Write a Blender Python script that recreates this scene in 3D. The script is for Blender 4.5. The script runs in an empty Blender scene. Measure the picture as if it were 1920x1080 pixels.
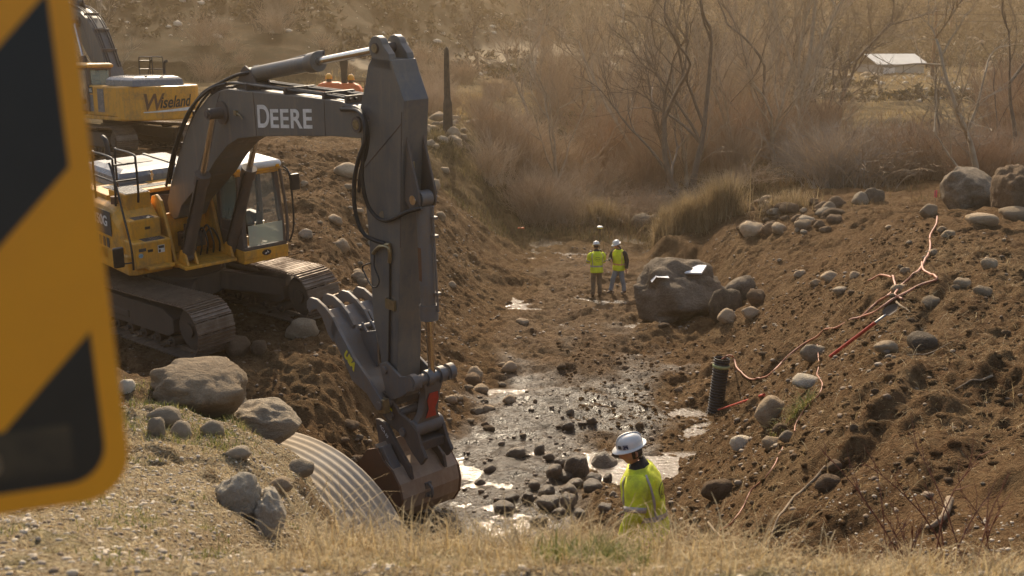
import bpy, bmesh, math, random
import numpy as np
from mathutils import Vector, Matrix
sc = bpy.context.scene
C = sc.collection
R = math.radians
# ------------------------------------------------------------------ camera, world, sun
CAMZ, PITCH, FPX = 8.0, R(12), 2200.0
cam = bpy.data.cameras.new('camera'); co = bpy.data.objects.new('camera', cam); C.objects.link(co)
co.location = (0, 0, CAMZ); co.rotation_euler = (R(90) - PITCH, 0, 0)
cam.sensor_width = 36; cam.lens = 36 * FPX / 1920; cam.clip_start = 0.05; cam.clip_end = 2000
cam.dof.use_dof = True; cam.dof.focus_distance = 17.0; cam.dof.aperture_fstop = 4.2
sc.camera = co
SUN_AZ, SUN_EL = R(-5), R(35)
w = bpy.data.worlds.new('World'); sc.world = w; w.use_nodes = True
nt = w.node_tree; bg = nt.nodes['Background']
sky = nt.nodes.new('ShaderNodeTexSky'); sky.sky_type = 'NISHITA'; sky.sun_disc = False
sky.sun_elevation = SUN_EL; sky.sun_rotation = SUN_AZ; sky.dust_density = 4.0; sky.air_density = 1.2
nt.links.new(sky.outputs[0], bg.inputs[0]); bg.inputs[1].default_value = 0.135
sl = bpy.data.lights.new('sun', 'SUN'); so = bpy.data.objects.new('sun', sl); C.objects.link(so)
sl.energy = 4.3; sl.angle = R(0.6); sl.color = (1.0, 0.84, 0.62)
sd = Vector((math.sin(SUN_AZ) * math.cos(SUN_EL), math.cos(SUN_AZ) * math.cos(SUN_EL), math.sin(SUN_EL)))
so.rotation_euler = sd.to_track_quat('Z', 'Y').to_euler(); so.location = (0, 0, 60)
sc.view_settings.view_transform = 'Standard'; sc.view_settings.look = 'None'
sc.view_settings.gamma = 1.0; sc.view_settings.exposure = 0.42
rnd = random.Random(7)
nr = np.random.RandomState(5)

# ------------------------------------------------------------------ photograph rays -> world points
def ray(px, py):
    x = (px - 960) / FPX; v = -(py - 540) / FPX
    return np.array([x, math.cos(PITCH) + v * math.sin(PITCH), -math.sin(PITCH) + v * math.cos(PITCH)])
def at(px, py, Y):
    d = ray(px, py); p = d * (Y / d[1]); return Vector((p[0], Y, CAMZ + p[2]))

# ------------------------------------------------------------------ materials
def new_mat(name):
    m = bpy.data.materials.new(name); m.use_nodes = True
    return m, m.node_tree, m.node_tree.nodes['Principled BSDF']
def nz(nt, scale, detail=5, rough=.6, coord='Object', dist=0):
    tc = nt.nodes.new('ShaderNodeTexCoord'); n = nt.nodes.new('ShaderNodeTexNoise')
    n.inputs['Scale'].default_value = scale; n.inputs['Detail'].default_value = detail
    n.inputs['Roughness'].default_value = rough; n.inputs['Distortion'].default_value = dist
    nt.links.new(tc.outputs[coord], n.inputs['Vector']); return n.outputs['Fac']
def ramp(nt, fac, a, b, ca=(0, 0, 0, 1), cb=(1, 1, 1, 1)):
    r = nt.nodes.new('ShaderNodeValToRGB'); r.color_ramp.elements[0].position = a; r.color_ramp.elements[1].position = b
    r.color_ramp.elements[0].color = ca; r.color_ramp.elements[1].color = cb
    nt.links.new(fac, r.inputs[0]); return r.outputs[0]
def mixc(nt, fac, a, b, mode='MIX'):
    m = nt.nodes.new('ShaderNodeMix'); m.data_type = 'RGBA'; m.blend_type = mode
    for i, v in ((0, fac), (6, a), (7, b)):
        if isinstance(v, (int, float)): m.inputs[i].default_value = v
        elif isinstance(v, tuple): m.inputs[i].default_value = v if len(v) == 4 else (*v, 1)
        else: nt.links.new(v, m.inputs[i])
    return m.outputs[2]
def bump(nt, bs, h, strength, dist):
    b = nt.nodes.new('ShaderNodeBump'); b.inputs['Strength'].default_value = strength; b.inputs['Distance'].default_value = dist
    nt.links.new(h, b.inputs['Height']); nt.links.new(b.outputs[0], bs.inputs['Normal']); return b
def simple(name, c1, c2, rough=.6, metal=0, scale=3, lo=.35, hi=.7, bmp=0, bscale=30, coat=0, rvar=.15, coord='Object', detail=6):
    m, nt, bs = new_mat(name)
    f = ramp(nt, nz(nt, scale, detail, .62, coord), lo, hi)
    nt.links.new(mixc(nt, f, c1, c2), bs.inputs['Base Color'])
    mr = nt.nodes.new('ShaderNodeMapRange'); nt.links.new(f, mr.inputs[0])
    mr.inputs[3].default_value = rough; mr.inputs[4].default_value = min(1, rough + rvar)
    nt.links.new(mr.outputs[0], bs.inputs['Roughness'])
    bs.inputs['Metallic'].default_value = metal; bs.inputs['Coat Weight'].default_value = coat
    if bmp: bump(nt, bs, nz(nt, bscale, 5, .6, coord), bmp, .02)
    return m
M = {}
def paint(name, col, dirt=(.13, .085, .05), rough=.35, amt=(.5, .78), metal=0):
    m, nt, bs = new_mat(name)
    a = nz(nt, 1.7, 8, .7); b = nz(nt, 14, 6, .7)
    mm = nt.nodes.new('ShaderNodeMath'); mm.operation = 'MULTIPLY_ADD'; nt.links.new(b, mm.inputs[0]); mm.inputs[1].default_value = .35
    nt.links.new(a, mm.inputs[2])
    f = ramp(nt, mm.outputs[0], amt[0] + .12, amt[1] + .2)
    tcs = nt.nodes.new('ShaderNodeTexCoord'); mp = nt.nodes.new('ShaderNodeMapping'); mp.inputs['Scale'].default_value = (9, 9, .7); ns = nt.nodes.new('ShaderNodeTexNoise'); ns.inputs['Scale'].default_value = 1.0; ns.inputs['Detail'].default_value = 7; ns.inputs['Roughness'].default_value = .7
    nt.links.new(tcs.outputs['Object'], mp.inputs[0]); nt.links.new(mp.outputs[0], ns.inputs['Vector'])
    cst = mixc(nt, mixc(nt, .55, ramp(nt, ns.outputs['Fac'], .50, .70), (0, 0, 0, 1)), mixc(nt, f, col, dirt), tuple(q * 1.15 for q in dirt))
    chip = ramp(nt, nz(nt, 11, 7, .8, dist=.6), .665, .69)
    nt.links.new(mixc(nt, chip, cst, (.10, .055, .03, 1)), bs.inputs['Base Color'])
    r = nt.nodes.new('ShaderNodeMapRange'); nt.links.new(f, r.inputs[0]); r.inputs[3].default_value = rough; r.inputs[4].default_value = .85
    nt.links.new(r.outputs[0], bs.inputs['Roughness']); bs.inputs['Metallic'].default_value = metal
    bump(nt, bs, nz(nt, 22, 4), .06, .01)
    return m
M['yellow'] = paint('yellow_paint', (.74, .345, .03), (.22, .14, .07), .38)
M['grey'] = paint('dark_grey_paint', (.095, .10, .104), (.22, .175, .12), .28, (.40, .80))
M['greyflat'] = paint('worn_dark_paint', (.06, .06, .06), (.15, .10, .065), .5, (.35, .7))
M['hood'] = paint('hood_grey', (.15, .16, .17), (.2, .18, .14), .25, (.55, .85))
M['steel'] = paint('tool_steel', (.15, .155, .16), (.22, .155, .10), .45, (.42, .75), .3)
M['bucket'] = paint('bucket_steel', (.30, .19, .12), (.44, .34, .24), .45, (.35, .7), .25)
M['rustbrown'] = paint('rusty_brown', (.17, .075, .03), (.12, .07, .04), .6, (.4, .7))
M['track'] = paint('track_steel', (.23, .175, .125), (.17, .11, .068), .30, (.40, .68), .4)
M['mudframe'] = paint('muddy_frame', (.07, .055, .04), (.11, .075, .048), .75, (.3, .6))
M['black'] = simple('black_rubber', (.012, .012, .012), (.03, .027, .024), .5)
M['blackpaint'] = simple('black_paint', (.013, .012, .011), (.03, .026, .022), .4)
M['chrome'] = simple('chrome_rod', (.75, .72, .68), (.6, .55, .48), .16, 1, 4)
M['brass'] = simple('brass_fitting', (.42, .34, .2), (.25, .2, .12), .35, .8, 10)
M['white'] = simple('white_paint', (.78, .77, .74), (.62, .59, .53), .4, 0, 6)
M['whitecard'] = simple('white_board', (.85, .84, .82), (.78, .77, .74), .5, 0, 6)
M['decalgrey'] = simple('decal_grey', (.05, .05, .05), (.09, .08, .07), .5)
M['red'] = simple('red_paint', (.55, .045, .025), (.38, .05, .03), .45, 0, 9)
M['orange'] = simple('orange_plastic', (.85, .17, .03), (.7, .14, .03), .45, 0, 5)
M['amber'] = simple('amber_lens', (.9, .42, .03), (.8, .36, .03), .2, 0, 5)
M['decalyellow'] = simple('decal_yellow', (.8, .66, .03), (.6, .5, .05), .5, 0, 8)
M['decalblue'] = simple('decal_blue', (.12, .3, .4), (.4, .45, .45), .5, 0, 30)
M['grip'] = simple('grip_plate', (.06, .055, .05), (.35, .3, .22), .6, 0, 40, .48, .52)
M['seat'] = simple('seat_cloth', (.045, .045, .05), (.02, .02, .02), .9)
M['wood'] = simple('weathered_post_wood', (.20, .10, .05), (.11, .06, .032), .85, 0, 5, bmp=.5)
M['char'] = simple('charred_wood', (.035, .03, .026), (.10, .085, .06), .9, 0, 4, bmp=.6)
m, nt_, bs = new_mat('cab_glass'); bs.inputs['Base Color'].default_value = (.30, .40, .36, 1); bs.inputs['Roughness'].default_value = .06
bs.inputs['Transmission Weight'].default_value = .0; bs.inputs['Alpha'].default_value = .42; bs.inputs['Specular IOR Level'].default_value = .8; M['glass'] = m
m, nt_, bs = new_mat('clear_glass'); bs.inputs['Base Color'].default_value = (.35, .40, .36, 1); bs.inputs['Roughness'].default_value = .05
bs.inputs['Alpha'].default_value = .10; bs.inputs['Specular IOR Level'].default_value = .5; M['clear'] = m
m, nt_, bs = new_mat('lower_glass'); bs.inputs['Base Color'].default_value = (.55, .58, .46, 1); bs.inputs['Roughness'].default_value = .12
bs.inputs['Alpha'].default_value = .6; M['lowglass'] = m
def rockmat(name, c1, c2, rough=.88, spec=.12):
    m, nt, bs = new_mat(name)
    oi = nt.nodes.new('ShaderNodeObjectInfo')
    f = ramp(nt, nz(nt, 2.2, 8, .7), .35, .68)
    base = mixc(nt, f, c1, c2)
    sp = ramp(nt, nz(nt, 26, 4, .7), .42, .62)
    base = mixc(nt, mixc(nt, .5, sp, (0, 0, 0, 1)), base, (c1[0] * .7, c1[1] * .66, c1[2] * .6))
    hv = nt.nodes.new('ShaderNodeHueSaturation'); nt.links.new(base, hv.inputs['Color'])
    mr = nt.nodes.new('ShaderNodeMapRange'); nt.links.new(oi.outputs['Random'], mr.inputs[0]); mr.inputs[3].default_value = .65; mr.inputs[4].default_value = 1.3
    nt.links.new(mr.outputs[0], hv.inputs['Value']); nt.links.new(hv.outputs[0], bs.inputs['Base Color'])
    bs.inputs['Roughness'].default_value = rough; bs.inputs['Specular IOR Level'].default_value = spec
    rbm = nt.nodes.new('ShaderNodeMath'); rbm.operation = 'MULTIPLY_ADD'; nt.links.new(nz(nt, 2.6, 9, .7, dist=1.5), rbm.inputs[0]); rbm.inputs[1].default_value = 1.6; nt.links.new(nz(nt, 11, 9, .75), rbm.inputs[2]); bump(nt, bs, rbm.outputs[0], .75, .10)
    return m
M['tan'] = rockmat('tan_stone', (.46, .34, .215), (.58, .455, .31))
M['greystone'] = rockmat('grey_stone', (.40, .325, .23), (.52, .43, .315))
M['brownstone'] = rockmat('brown_stone', (.17, .115, .07), (.25, .175, .11))
M['darkrock'] = rockmat('dark_volcanic_rock', (.15, .118, .083), (.30, .24, .175), .9)
M['wetstone'] = rockmat('wet_stone', (.18, .132, .085), (.30, .23, .15), .45, .5)
M['pale'] = rockmat('pale_stone', (.74, .63, .47), (.80, .72, .58))

# ------------------------------------------------------------------ numpy noise
def _h(ix, iy, s):
    n = (ix.astype(np.int64) * 374761393 + iy.astype(np.int64) * 668265263 + s * 1442695041) & 0xffffffff
    n = ((n ^ (n >> 13)) * 1274126177) & 0xffffffff
    return ((n ^ (n >> 16)) & 0xffff) / 65535.0
def vn(x, y, s=0):
    ix = np.floor(x); iy = np.floor(y); fx = x - ix; fy = y - iy
    fx = fx * fx * (3 - 2 * fx); fy = fy * fy * (3 - 2 * fy)
    a = _h(ix, iy, s); b = _h(ix + 1, iy, s); c = _h(ix, iy + 1, s); d = _h(ix + 1, iy + 1, s)
    return (a + (b - a) * fx) * (1 - fy) + (c + (d - c) * fx) * fy - .5
def fbm(x, y, o=5, s=0, g=.5, l=2.03):
    r = 0; a = 1.0
    for i in range(o):
        r = r + a * vn(x, y, s + i); x = x * l + 17.3; y = y * l + 5.1; a *= g
    return r
def ss(a, b, x):
    t = np.clip((x - a) / (b - a), 0, 1); return t * t * (3 - 2 * t)

# ------------------------------------------------------------------ terrain
ST = [
 (-12, [(-40, 6.4), (-5, 6.4), (-2, 6.4), (-1, 6.4), (.8, 6.4), (1.6, 6.4), (5, 6.4), (40, 6.4)]),
 (2.6, [(-40, 6.4), (-5, 6.38), (-2, 6.37), (-1, 6.37), (.8, 6.36), (1.6, 6.36), (5, 6.4), (40, 6.4)]),
 (3.7, [(-40, 6.3), (-5, 6.25), (-2, 6.25), (-1, 6.24), (.8, 6.24), (1.6, 6.22), (5, 6.2), (40, 6.3)]),
 (4.6, [(-40, 6.2), (-5, 6.05), (-2, 5.98), (-1, 5.85), (.8, 5.75), (1.6, 5.74), (5, 5.8), (40, 6.2)]),
 (6.8, [(-40, 6), (-5, 5.6), (-1.9, 5.3), (-.9, 4.7), (.8, 4.3), (1.6, 4.5), (5, 5.2), (40, 6)]),
 (9, [(-40, 5.8), (-5, 5.3), (-2.0, 4.75), (-1.1, 3.7), (.9, 3.2), (1.6, 3.5), (4, 4.7), (40, 5.8)]),
 (10.2, [(-40, 5.7), (-5, 5.1), (-2.05, 4.3), (-1.25, 2.9), (.9, 2.7), (1.6, 3.0), (4.2, 4.55), (40, 5.8)]),
 (11, [(-40, 5.6), (-5, 4.95), (-2.45, 4.2), (-1.5, 2.3), (1.0, 2.3), (1.7, 2.6), (4.3, 4.4), (40, 5.8)]),
 (12.5, [(-40, 4.8), (-5, 3.6), (-3, 2.8), (-2.2, 1.2), (1.1, 1.8), (1.9, 2.1), (4.5, 4.3), (40, 5.8)]),
 (14.5, [(-40, 3.2), (-5, 2.4), (-3.4, 2.0), (-2.4, .75), (1.2, .85), (2.8, 1.9), (5, 4.1), (40, 5.6)]),
 (17, [(-40, 2.9), (-6, 2.25), (-3.3, 1.9), (-1.9, .62), (2.1, .66), (3.4, 1.75), (5.8, 3.9), (40, 5.5)]),
 (20, [(-40, 2.9), (-6, 2.4), (-3.5, 2.25), (-1.5, .48), (2.8, .47), (4.5, 1.7), (7.3, 4.0), (40, 5.4)]),
 (23, [(-40, 3.1), (-7.5, 2.7), (-4.1, 2.55), (-.9, .33), (3.9, .35), (5.6, 1.75), (8.8, 4.0), (40, 5.2)]),
 (27, [(-40, 3.9), (-8.5, 3.5), (-5.0, 3.15), (-.7, .22), (4.3, .17), (6.4, 1.6), (11.2, 4.0), (40, 5)]),
 (32, [(-40, 4.3), (-10, 4.2), (-5.6, 3.7), (-.3, .06), (5.2, .1), (7.5, 1.5), (11.3, 3.4), (40, 4.5)]),
 (38, [(-40, 4.5), (-10, 4.5), (-5.4, 3.9), (.4, 0), (6.0, .05), (7.4, 1.55), (12, 2.6), (40, 4)]),
 (45, [(-40, 4.5), (-10, 4.5), (-5, 3.8), (1.6, 0), (6.3, 0), (8, 1.4), (13, 2.1), (40, 3.5)]),
 (54, [(-45, 4.5), (-9, 4.4), (-2.5, 3.9), (2, .1), (6.6, .2), (9, 1.4), (15, 2), (45, 3)]),
 (66, [(-50, 4.4), (-10, 4.3), (-1, 3.4), (4, 1.2), (8, 1.2), (12, 1.7), (20, 2), (50, 3)]),
 (82, [(-60, 4.5), (-12, 4.3), (0, 3.7), (6, 2), (12, 2), (16, 2.2), (28, 2.4), (60, 3)]),
 (94, [(-60, 5), (-20, 4.6), (0, 4.2), (6, 2.6), (14, 2.5), (20, 2.5), (34, 2.6), (60, 3)]),
 (118, [(-70, 16), (-20, 12.5), (-7, 5.6), (6, 3.4), (16, 2.7), (28, 2.7), (45, 3), (80, 3.5)]),
 (165, [(-90, 34), (-25, 26), (0, 13), (13, 6.3), (25, 4), (40, 3), (57, 2.9), (100, 3.2)]),
 (205, [(-110, 50), (-25, 42), (0, 26), (20, 14), (35, 8), (50, 4.8), (70, 5.2), (130, 5.5)]),
 (260, [(-110, 66), (-25, 58), (0, 46), (26, 33), (45, 24), (65, 18), (95, 17), (160, 18)]),
 (330, [(-110, 82), (-25, 80), (0, 78), (26, 70), (45, 64), (65, 58), (95, 56), (160, 56)]),
 (360, [(-110, 84), (-25, 82), (0, 80), (26, 72), (45, 66), (65, 60), (95, 58), (160, 58)]),
]
SY = np.array([s[0] for s in ST], float); SX = np.array([[p[0] for p in s[1]] for s in ST]); SZ = np.array([[p[1] for p in s[1]] for s in ST])
O1 = np.array([-6.38079351, 22.64635759, 2.63131478])
RB = np.array([[0.67243725, 0.74012532, 0.00653188], [-0.73692722, 0.67030266, -0.08736487], [-0.06903929, 0.05393388, 0.99615496]])
def base_rows(Xs, Ys):
    Z = np.zeros((len(Ys), len(Xs))); Bx = np.zeros((len(Ys), 8)); 
    for i in range(8):
        Bx[:, i] = np.interp(Ys, SY, SX[:, i])
    Bx[:, 3] += fbm(Ys * .35, Ys * 0 + 3.3, 3, 120) * .9 * ss(14, 17, Ys); Bx[:, 4] += fbm(Ys * .35, Ys * 0 + 9.3, 3, 130) * 1.1 * ss(16, 19, Ys)
    Bz = np.stack([np.interp(Ys, SY, SZ[:, i]) for i in range(8)], 1)
    for r in range(len(Ys)):
        x = Bx[r]; z = Bz[r]; h = np.diff(x); dl = np.diff(z) / h
        t = np.zeros(8); t[1:-1] = np.where(dl[:-1] * dl[1:] > 0, 2 * dl[:-1] * dl[1:] / (dl[:-1] + dl[1:] + 1e-9), 0)
        k = np.clip(np.searchsorted(x, Xs) - 1, 0, 6); u = np.clip((Xs - x[k]) / h[k], 0, 1); hk = h[k]
        Z[r] = (2*u**3 - 3*u**2 + 1) * z[k] + (u**3 - 2*u**2 + u) * hk * t[k] + (-2*u**3 + 3*u**2) * z[k+1] + (u**3 - u**2) * hk * t[k+1]
    return Z, Bx
ys = [-10.0]
while ys[-1] < 345:
    y = ys[-1]
    s = .3 if y < 3 else .032 if y < 8 else .045 if y < 20 else .07 if y < 40 else .16 if y < 60 else y * .005 if y < 130 else y * .012
    ys.append(y + s)
xs = list(np.arange(-8, 10.01, .055)); stp = .06
while xs[-1] < 190: xs.append(xs[-1] + stp); stp = min(stp * 1.035, 4)
stp = .06
while xs[0] > -190: xs.insert(0, xs[0] - stp); stp = min(stp * 1.035, 4)
Xs = np.array(xs); Ys = np.array(ys)
Z0, Bx = base_rows(Xs, Ys)
for _ in range(5):   # soften the profiles along the valley
    Z0[1:-1] = Z0[1:-1] * .5 + (Z0[:-2] + Z0[2:]) * .25
XX, YY = np.meshgrid(Xs, Ys)
toeL = Bx[:, 3:4]; toeR = Bx[:, 4:5]; crR = Bx[:, 6:7]; crL = Bx[:, 2:3]
wob = fbm(XX * .7 + 3, YY * .45, 4, 180) * 2.2
wetm = ss(-.7, .9, XX - toeL + wob * .5) * ss(.3, -1.5, XX - toeR + wob) * ss(12.5, 15, YY) * (.28 + .72 * ss(31, 22, YY + fbm(XX * .6, YY * .4, 3, 77) * 8)) * ss(52, 42, YY)
grassm = ss(5.6, 4.6, YY + .35 * np.maximum(0, XX - .5) + fbm(XX * .9, YY * .9, 3, 3) * .8)
lm = ss(-1.1, -1.7, XX) * ss(11.2, 9.5, YY + fbm(XX * .7, YY * .7, 3, 9) * 2.0); lm = lm * (1 - .8 * ss(6.0, 7.2, YY) * ss(.02, .12, fbm(XX * 1.4, YY * 1.4, 4, 11)))
grassm = np.maximum(grassm, lm)
fieldm = ss(44, 54, YY + fbm(XX * .15, YY * .15, 3, 4) * 8 - np.maximum(0, XX - 10) * .6)
slopeY = np.gradient(Z0, Ys, axis=0)
hillm = np.clip(ss(.04, .10, slopeY) * ss(78, 88, YY), 0, 1)
dz = np.hypot(XX - O1[0], (YY - O1[1])); under = ss(4.6, 3.0, dz)
plane = O1[2] - (RB[0, 2] * (XX - O1[0]) + RB[1, 2] * (YY - O1[1])) / RB[2, 2]
Z1 = Z0 * (1 - under) + plane * under
bm_ = ss(5.2, 6.2, XX + fbm(XX * .8, YY * .8, 3, 170) * .8) * ss(40.0, 41.0, YY + fbm(XX * .9, YY * .9, 3, 171) * 1.2) * ss(54, 47, YY) * ss(11, 9, XX)
Z1 = np.where(bm_ > 0, np.maximum(Z1, bm_ * .85), Z1)
bank = np.clip(1 - wetm - grassm, 0, 1) * ss(60, 45, YY)
wx = XX + fbm(XX * .5, YY * .5, 3, 20) * .8; wy = YY + fbm(XX * .5, YY * .5, 3, 30) * .8
N = (fbm(wx * .55, wy * .55, 4, 40) * .42) * (bank * .9 + fieldm * .6) * (1 - .85 * under)
rid = 1 - 2 * np.abs(fbm(wx * 1.9 + wy * .8, wy * 1.1 - wx * .3, 4, 50)); N += (rid - .75) * .06 * bank * (1 - .6 * under)
N += fbm(wx * 5.5, wy * 5.5, 4, 60, .6) * ((.11 - .03 * ss(1, 3, XX)) * bank + .06 * wetm + .035 * grassm) * ss(70, 50, YY)
lum = np.maximum(0, fbm(XX * 3.1, YY * 3.1, 2, 66)) ** 1.0; N += lum * .07 * (bank + .15 * wetm) * ss(60, 40, YY)
rut = np.sin((YY + .25 * XX + fbm(XX, YY, 3, 90) * .8) * 2 * np.pi / .95); N += rut * .045 * wetm * ss(19, 23, YY) * ss(42, 33, YY)
N += fbm(XX * .8, YY * .8, 3, 70) * .17 * ss(-.9, .5, XX - toeL) * ss(.9, -.3, XX - toeR) * ss(12, 15, YY) * ss(58, 50, YY)
N += fbm(XX * .03, YY * .03, 4, 80) * 3.5 * hillm + fbm(XX * .35, YY * .35, 4, 82) * .35 * hillm + fbm(XX * .3, YY * .3, 4, 84) * .35 * fieldm * (1 - hillm)
al = wx * .55 + wy * .83; ac = wx * .83 - wy * .55
N += fbm(al * .45, ac * 3.4, 4, 150, .6) * .13 * bank * ss(2, 3.5, XX) * ss(44, 36, YY)
N += fbm(wx * .28, wy * .22, 3, 160) * .75 * bank * ss(-1.5, -3, XX) * ss(20, 26, YY) * (1 - .9 * under)
# cut bank under the rushes on the far side of the wet bed and a lip above the excavated slope on the right
N -= ss(.9, 0, np.abs(YY - 40.5) / 2.2) * ss(7.4, 8.6, XX) * ss(12, 9, XX) * .3
gm = (grassm > .05); N += np.where(gm, fbm(XX * 22, YY * 22, 2, 95) * .018 * grassm, 0) + fbm(XX * 3.2, YY * 3.2, 3, 97) * .16 * grassm * ss(6.4, 8.5, YY) * ss(-1, -1.8, XX)
# road cut across the far hillside
rp = np.array([at(700, 158, 100)[:2], at(800, 140, 111)[:2], at(1000, 114, 140)[:2], at(1130, 95, 165)[:2], at(1300, 78, 195)[:2]])
roadd = np.full(XX.shape, 1e9)
far = Ys > 85
for a, b in zip(rp[:-1], rp[1:]):
    ab = b - a; t = np.clip(((XX[far] - a[0]) * ab[0] + (YY[far] - a[1]) * ab[1]) / (ab @ ab), 0, 1)
    roadd[far] = np.minimum(roadd[far], np.hypot(XX[far] - a[0] - t * ab[0], YY[far] - a[1] - t * ab[1]))
roadm = ss(2.6, 1.7, roadd); N = N * (1 - roadm * .9)
ZZ = Z1 + N
nY, nX = XX.shape
def height(x, y):
    x = np.clip(np.asarray(x, float), Xs[0] + .01, Xs[-1] - .02); y = np.clip(np.asarray(y, float), Ys[0] + .01, Ys[-1] - .02)
    i = np.searchsorted(Xs, x) - 1; j = np.searchsorted(Ys, y) - 1
    u = (x - Xs[i]) / (Xs[i+1] - Xs[i]); v = (y - Ys[j]) / (Ys[j+1] - Ys[j])
    return (ZZ[j, i] * (1-u) + ZZ[j, i+1] * u) * (1-v) + (ZZ[j+1, i] * (1-u) + ZZ[j+1, i+1] * u) * v
TT = 3.2 * np.exp(np.linspace(0, math.log(320 / 3.2), 1500))
def hit(px, py, tmin=0):
    d = ray(px, py); T_ = TT[TT > tmin]; P = d[None] * T_[:, None]; z = CAMZ + P[:, 2]
    b = np.nonzero(z < height(P[:, 0], P[:, 1]))[0]
    k = b[0] if len(b) else len(T_) - 1
    return Vector((P[k, 0], P[k, 1], float(height(P[k, 0], P[k, 1]))))
def mesh_np(name, V, F, mat, parent=None, smooth=True, attrs=None):
    V = np.asarray(V, np.float32); me = bpy.data.meshes.new(name)
    if isinstance(F, np.ndarray):
        k = F.shape[1]; me.vertices.add(len(V)); me.vertices.foreach_set('co', V.ravel())
        me.loops.add(F.size); me.loops.foreach_set('vertex_index', F.ravel().astype(np.int32))
        me.polygons.add(len(F)); me.polygons.foreach_set('loop_start', np.arange(0, F.size, k, dtype=np.int32))
        me.polygons.foreach_set('loop_total', np.full(len(F), k, np.int32))
        me.update(calc_edges=True)
    else:
        me.from_pydata(V.tolist(), [], F)
    me.polygons.foreach_set('use_smooth', [smooth] * len(me.polygons))
    for k, v in (attrs or {}).items():
        a = me.attributes.new(k, 'FLOAT', 'POINT'); a.data.foreach_set('value', np.asarray(v, np.float32).ravel())
    me.materials.append(mat); o = bpy.data.objects.new(name, me); C.objects.link(o)
    if parent: o.parent = parent
    me.update()
    return o
def tag(o, label=None, cat=None, group=None, kind=None):
    if label: o['label'] = label
    if cat: o['category'] = cat
    if group: o['group'] = group
    if kind: o['kind'] = kind
    return o
def thing(name, loc, label, cat, group=None, rz=0):
    o = bpy.data.objects.new(name, None); C.objects.link(o); o.location = loc; o.rotation_euler = (0, 0, rz)
    return tag(o, label, cat, group)

# ground material
m, nt, bs = new_mat('ground'); L = nt.links
def attr(n):
    a = nt.nodes.new('ShaderNodeAttribute'); a.attribute_name = n; return a.outputs['Fac']
aw, ag, af, ah, ar = attr('wet'), attr('grass'), attr('field'), attr('hill'), attr('road')
n1 = nz(nt, .9, 9, .68); n2 = nz(nt, 7, 8, .72); n3 = nz(nt, 42, 4, .7)
dirt = mixc(nt, ramp(nt, n1, .38, .66), (.076, .039, .018, 1), (.158, .089, .042, 1))
dirt = mixc(nt, ramp(nt, n2, .40, .68), dirt, (.21, .135, .068, 1))
dirt = mixc(nt, ramp(nt, n3, .60, .70), dirt, (.27, .19, .105, 1))
gcol = mixc(nt, ramp(nt, n2, .36, .66), (.23, .155, .082, 1), (.40, .30, .17, 1))
gcol = mixc(nt, ramp(nt, n3, .40, .62), gcol, (.50, .41, .26, 1))
gcol = mixc(nt, ramp(nt, nz(nt, 60, 3, .7), .38, .45, (1, 1, 1, 1), (0, 0, 0, 1)), gcol, (.13, .085, .045, 1))
gcol = mixc(nt, mixc(nt, .55, ramp(nt, nz(nt, 2.6, 6, .7), .55, .66), (0, 0, 0, 1)), gcol, (.13, .13, .035, 1))
wetc = mixc(nt, ramp(nt, n2, .38, .62), (.050, .033, .018, 1), (.105, .072, .040, 1))
fcol = mixc(nt, ramp(nt, nz(nt, .35, 7, .68), .38, .62), (.085, .062, .03, 1), (.27, .195, .095, 1))
fcol = mixc(nt, ramp(nt, nz(nt, 2.4, 6, .7), .52, .62), fcol, (.07, .055, .03, 1))
hcol = mixc(nt, ramp(nt, nz(nt, .06, 8, .7), .38, .62), (.042, .030, .016, 1), (.10, .068, .034, 1))
hcol = mixc(nt, ramp(nt, nz(nt, .9, 6, .75), .42, .62), hcol, (.05, .045, .024, 1))
hcol = mixc(nt, ramp(nt, nz(nt, 2.2, 5, .8), .66, .70), hcol, (.42, .38, .31, 1))
dirt = mixc(nt, mixc(nt, .75, ramp(nt, nz(nt, .33, 7, .7, dist=1.2), .50, .62), (0, 0, 0, 1)), dirt, (.29, .20, .105, 1))
c = mixc(nt, ramp(nt, aw, .25, .8), dirt, wetc)
c = mixc(nt, af, c, fcol); c = mixc(nt, ah, c, hcol); c = mixc(nt, ag, c, gcol); c = mixc(nt, ar, c, (.42, .34, .23, 1))
L.new(c, bs.inputs['Base Color'])
ro = nt.nodes.new('ShaderNodeMapRange'); L.new(mixc(nt, 1.0, ramp(nt, aw, .3, .9), ramp(nt, nz(nt, 1.3, 5, .6), .30, .50), 'MULTIPLY'), ro.inputs[0])
ro.inputs[3].default_value = .92; ro.inputs[4].default_value = .27; L.new(ro.outputs[0], bs.inputs['Roughness'])
spm = nt.nodes.new('ShaderNodeMapRange'); L.new(aw, spm.inputs[0]); spm.inputs[1].default_value = .2; spm.inputs[2].default_value = .7; spm.inputs[3].default_value = .04; spm.inputs[4].default_value = .55; L.new(spm.outputs[0], bs.inputs['Specular IOR Level'])
ad = nt.nodes.new('ShaderNodeMath'); ad.operation = 'MULTIPLY_ADD'; L.new(nz(nt, 30, 6, .75), ad.inputs[0]); ad.inputs[1].default_value = .45; L.new(nz(nt, 6, 8, .75), ad.inputs[2])
vo = nt.nodes.new('ShaderNodeTexVoronoi'); vo.inputs['Scale'].default_value = 13; vo.inputs['Detail'].default_value = 3; vo.inputs['Roughness'].default_value = .7
tcv = nt.nodes.new('ShaderNodeTexCoord'); dvm = nt.nodes.new('ShaderNodeVectorMath'); dvm.operation = 'ADD'; nn_ = nt.nodes.new('ShaderNodeTexNoise'); nn_.inputs['Scale'].default_value = 5; nn_.inputs['Detail'].default_value = 5
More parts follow.
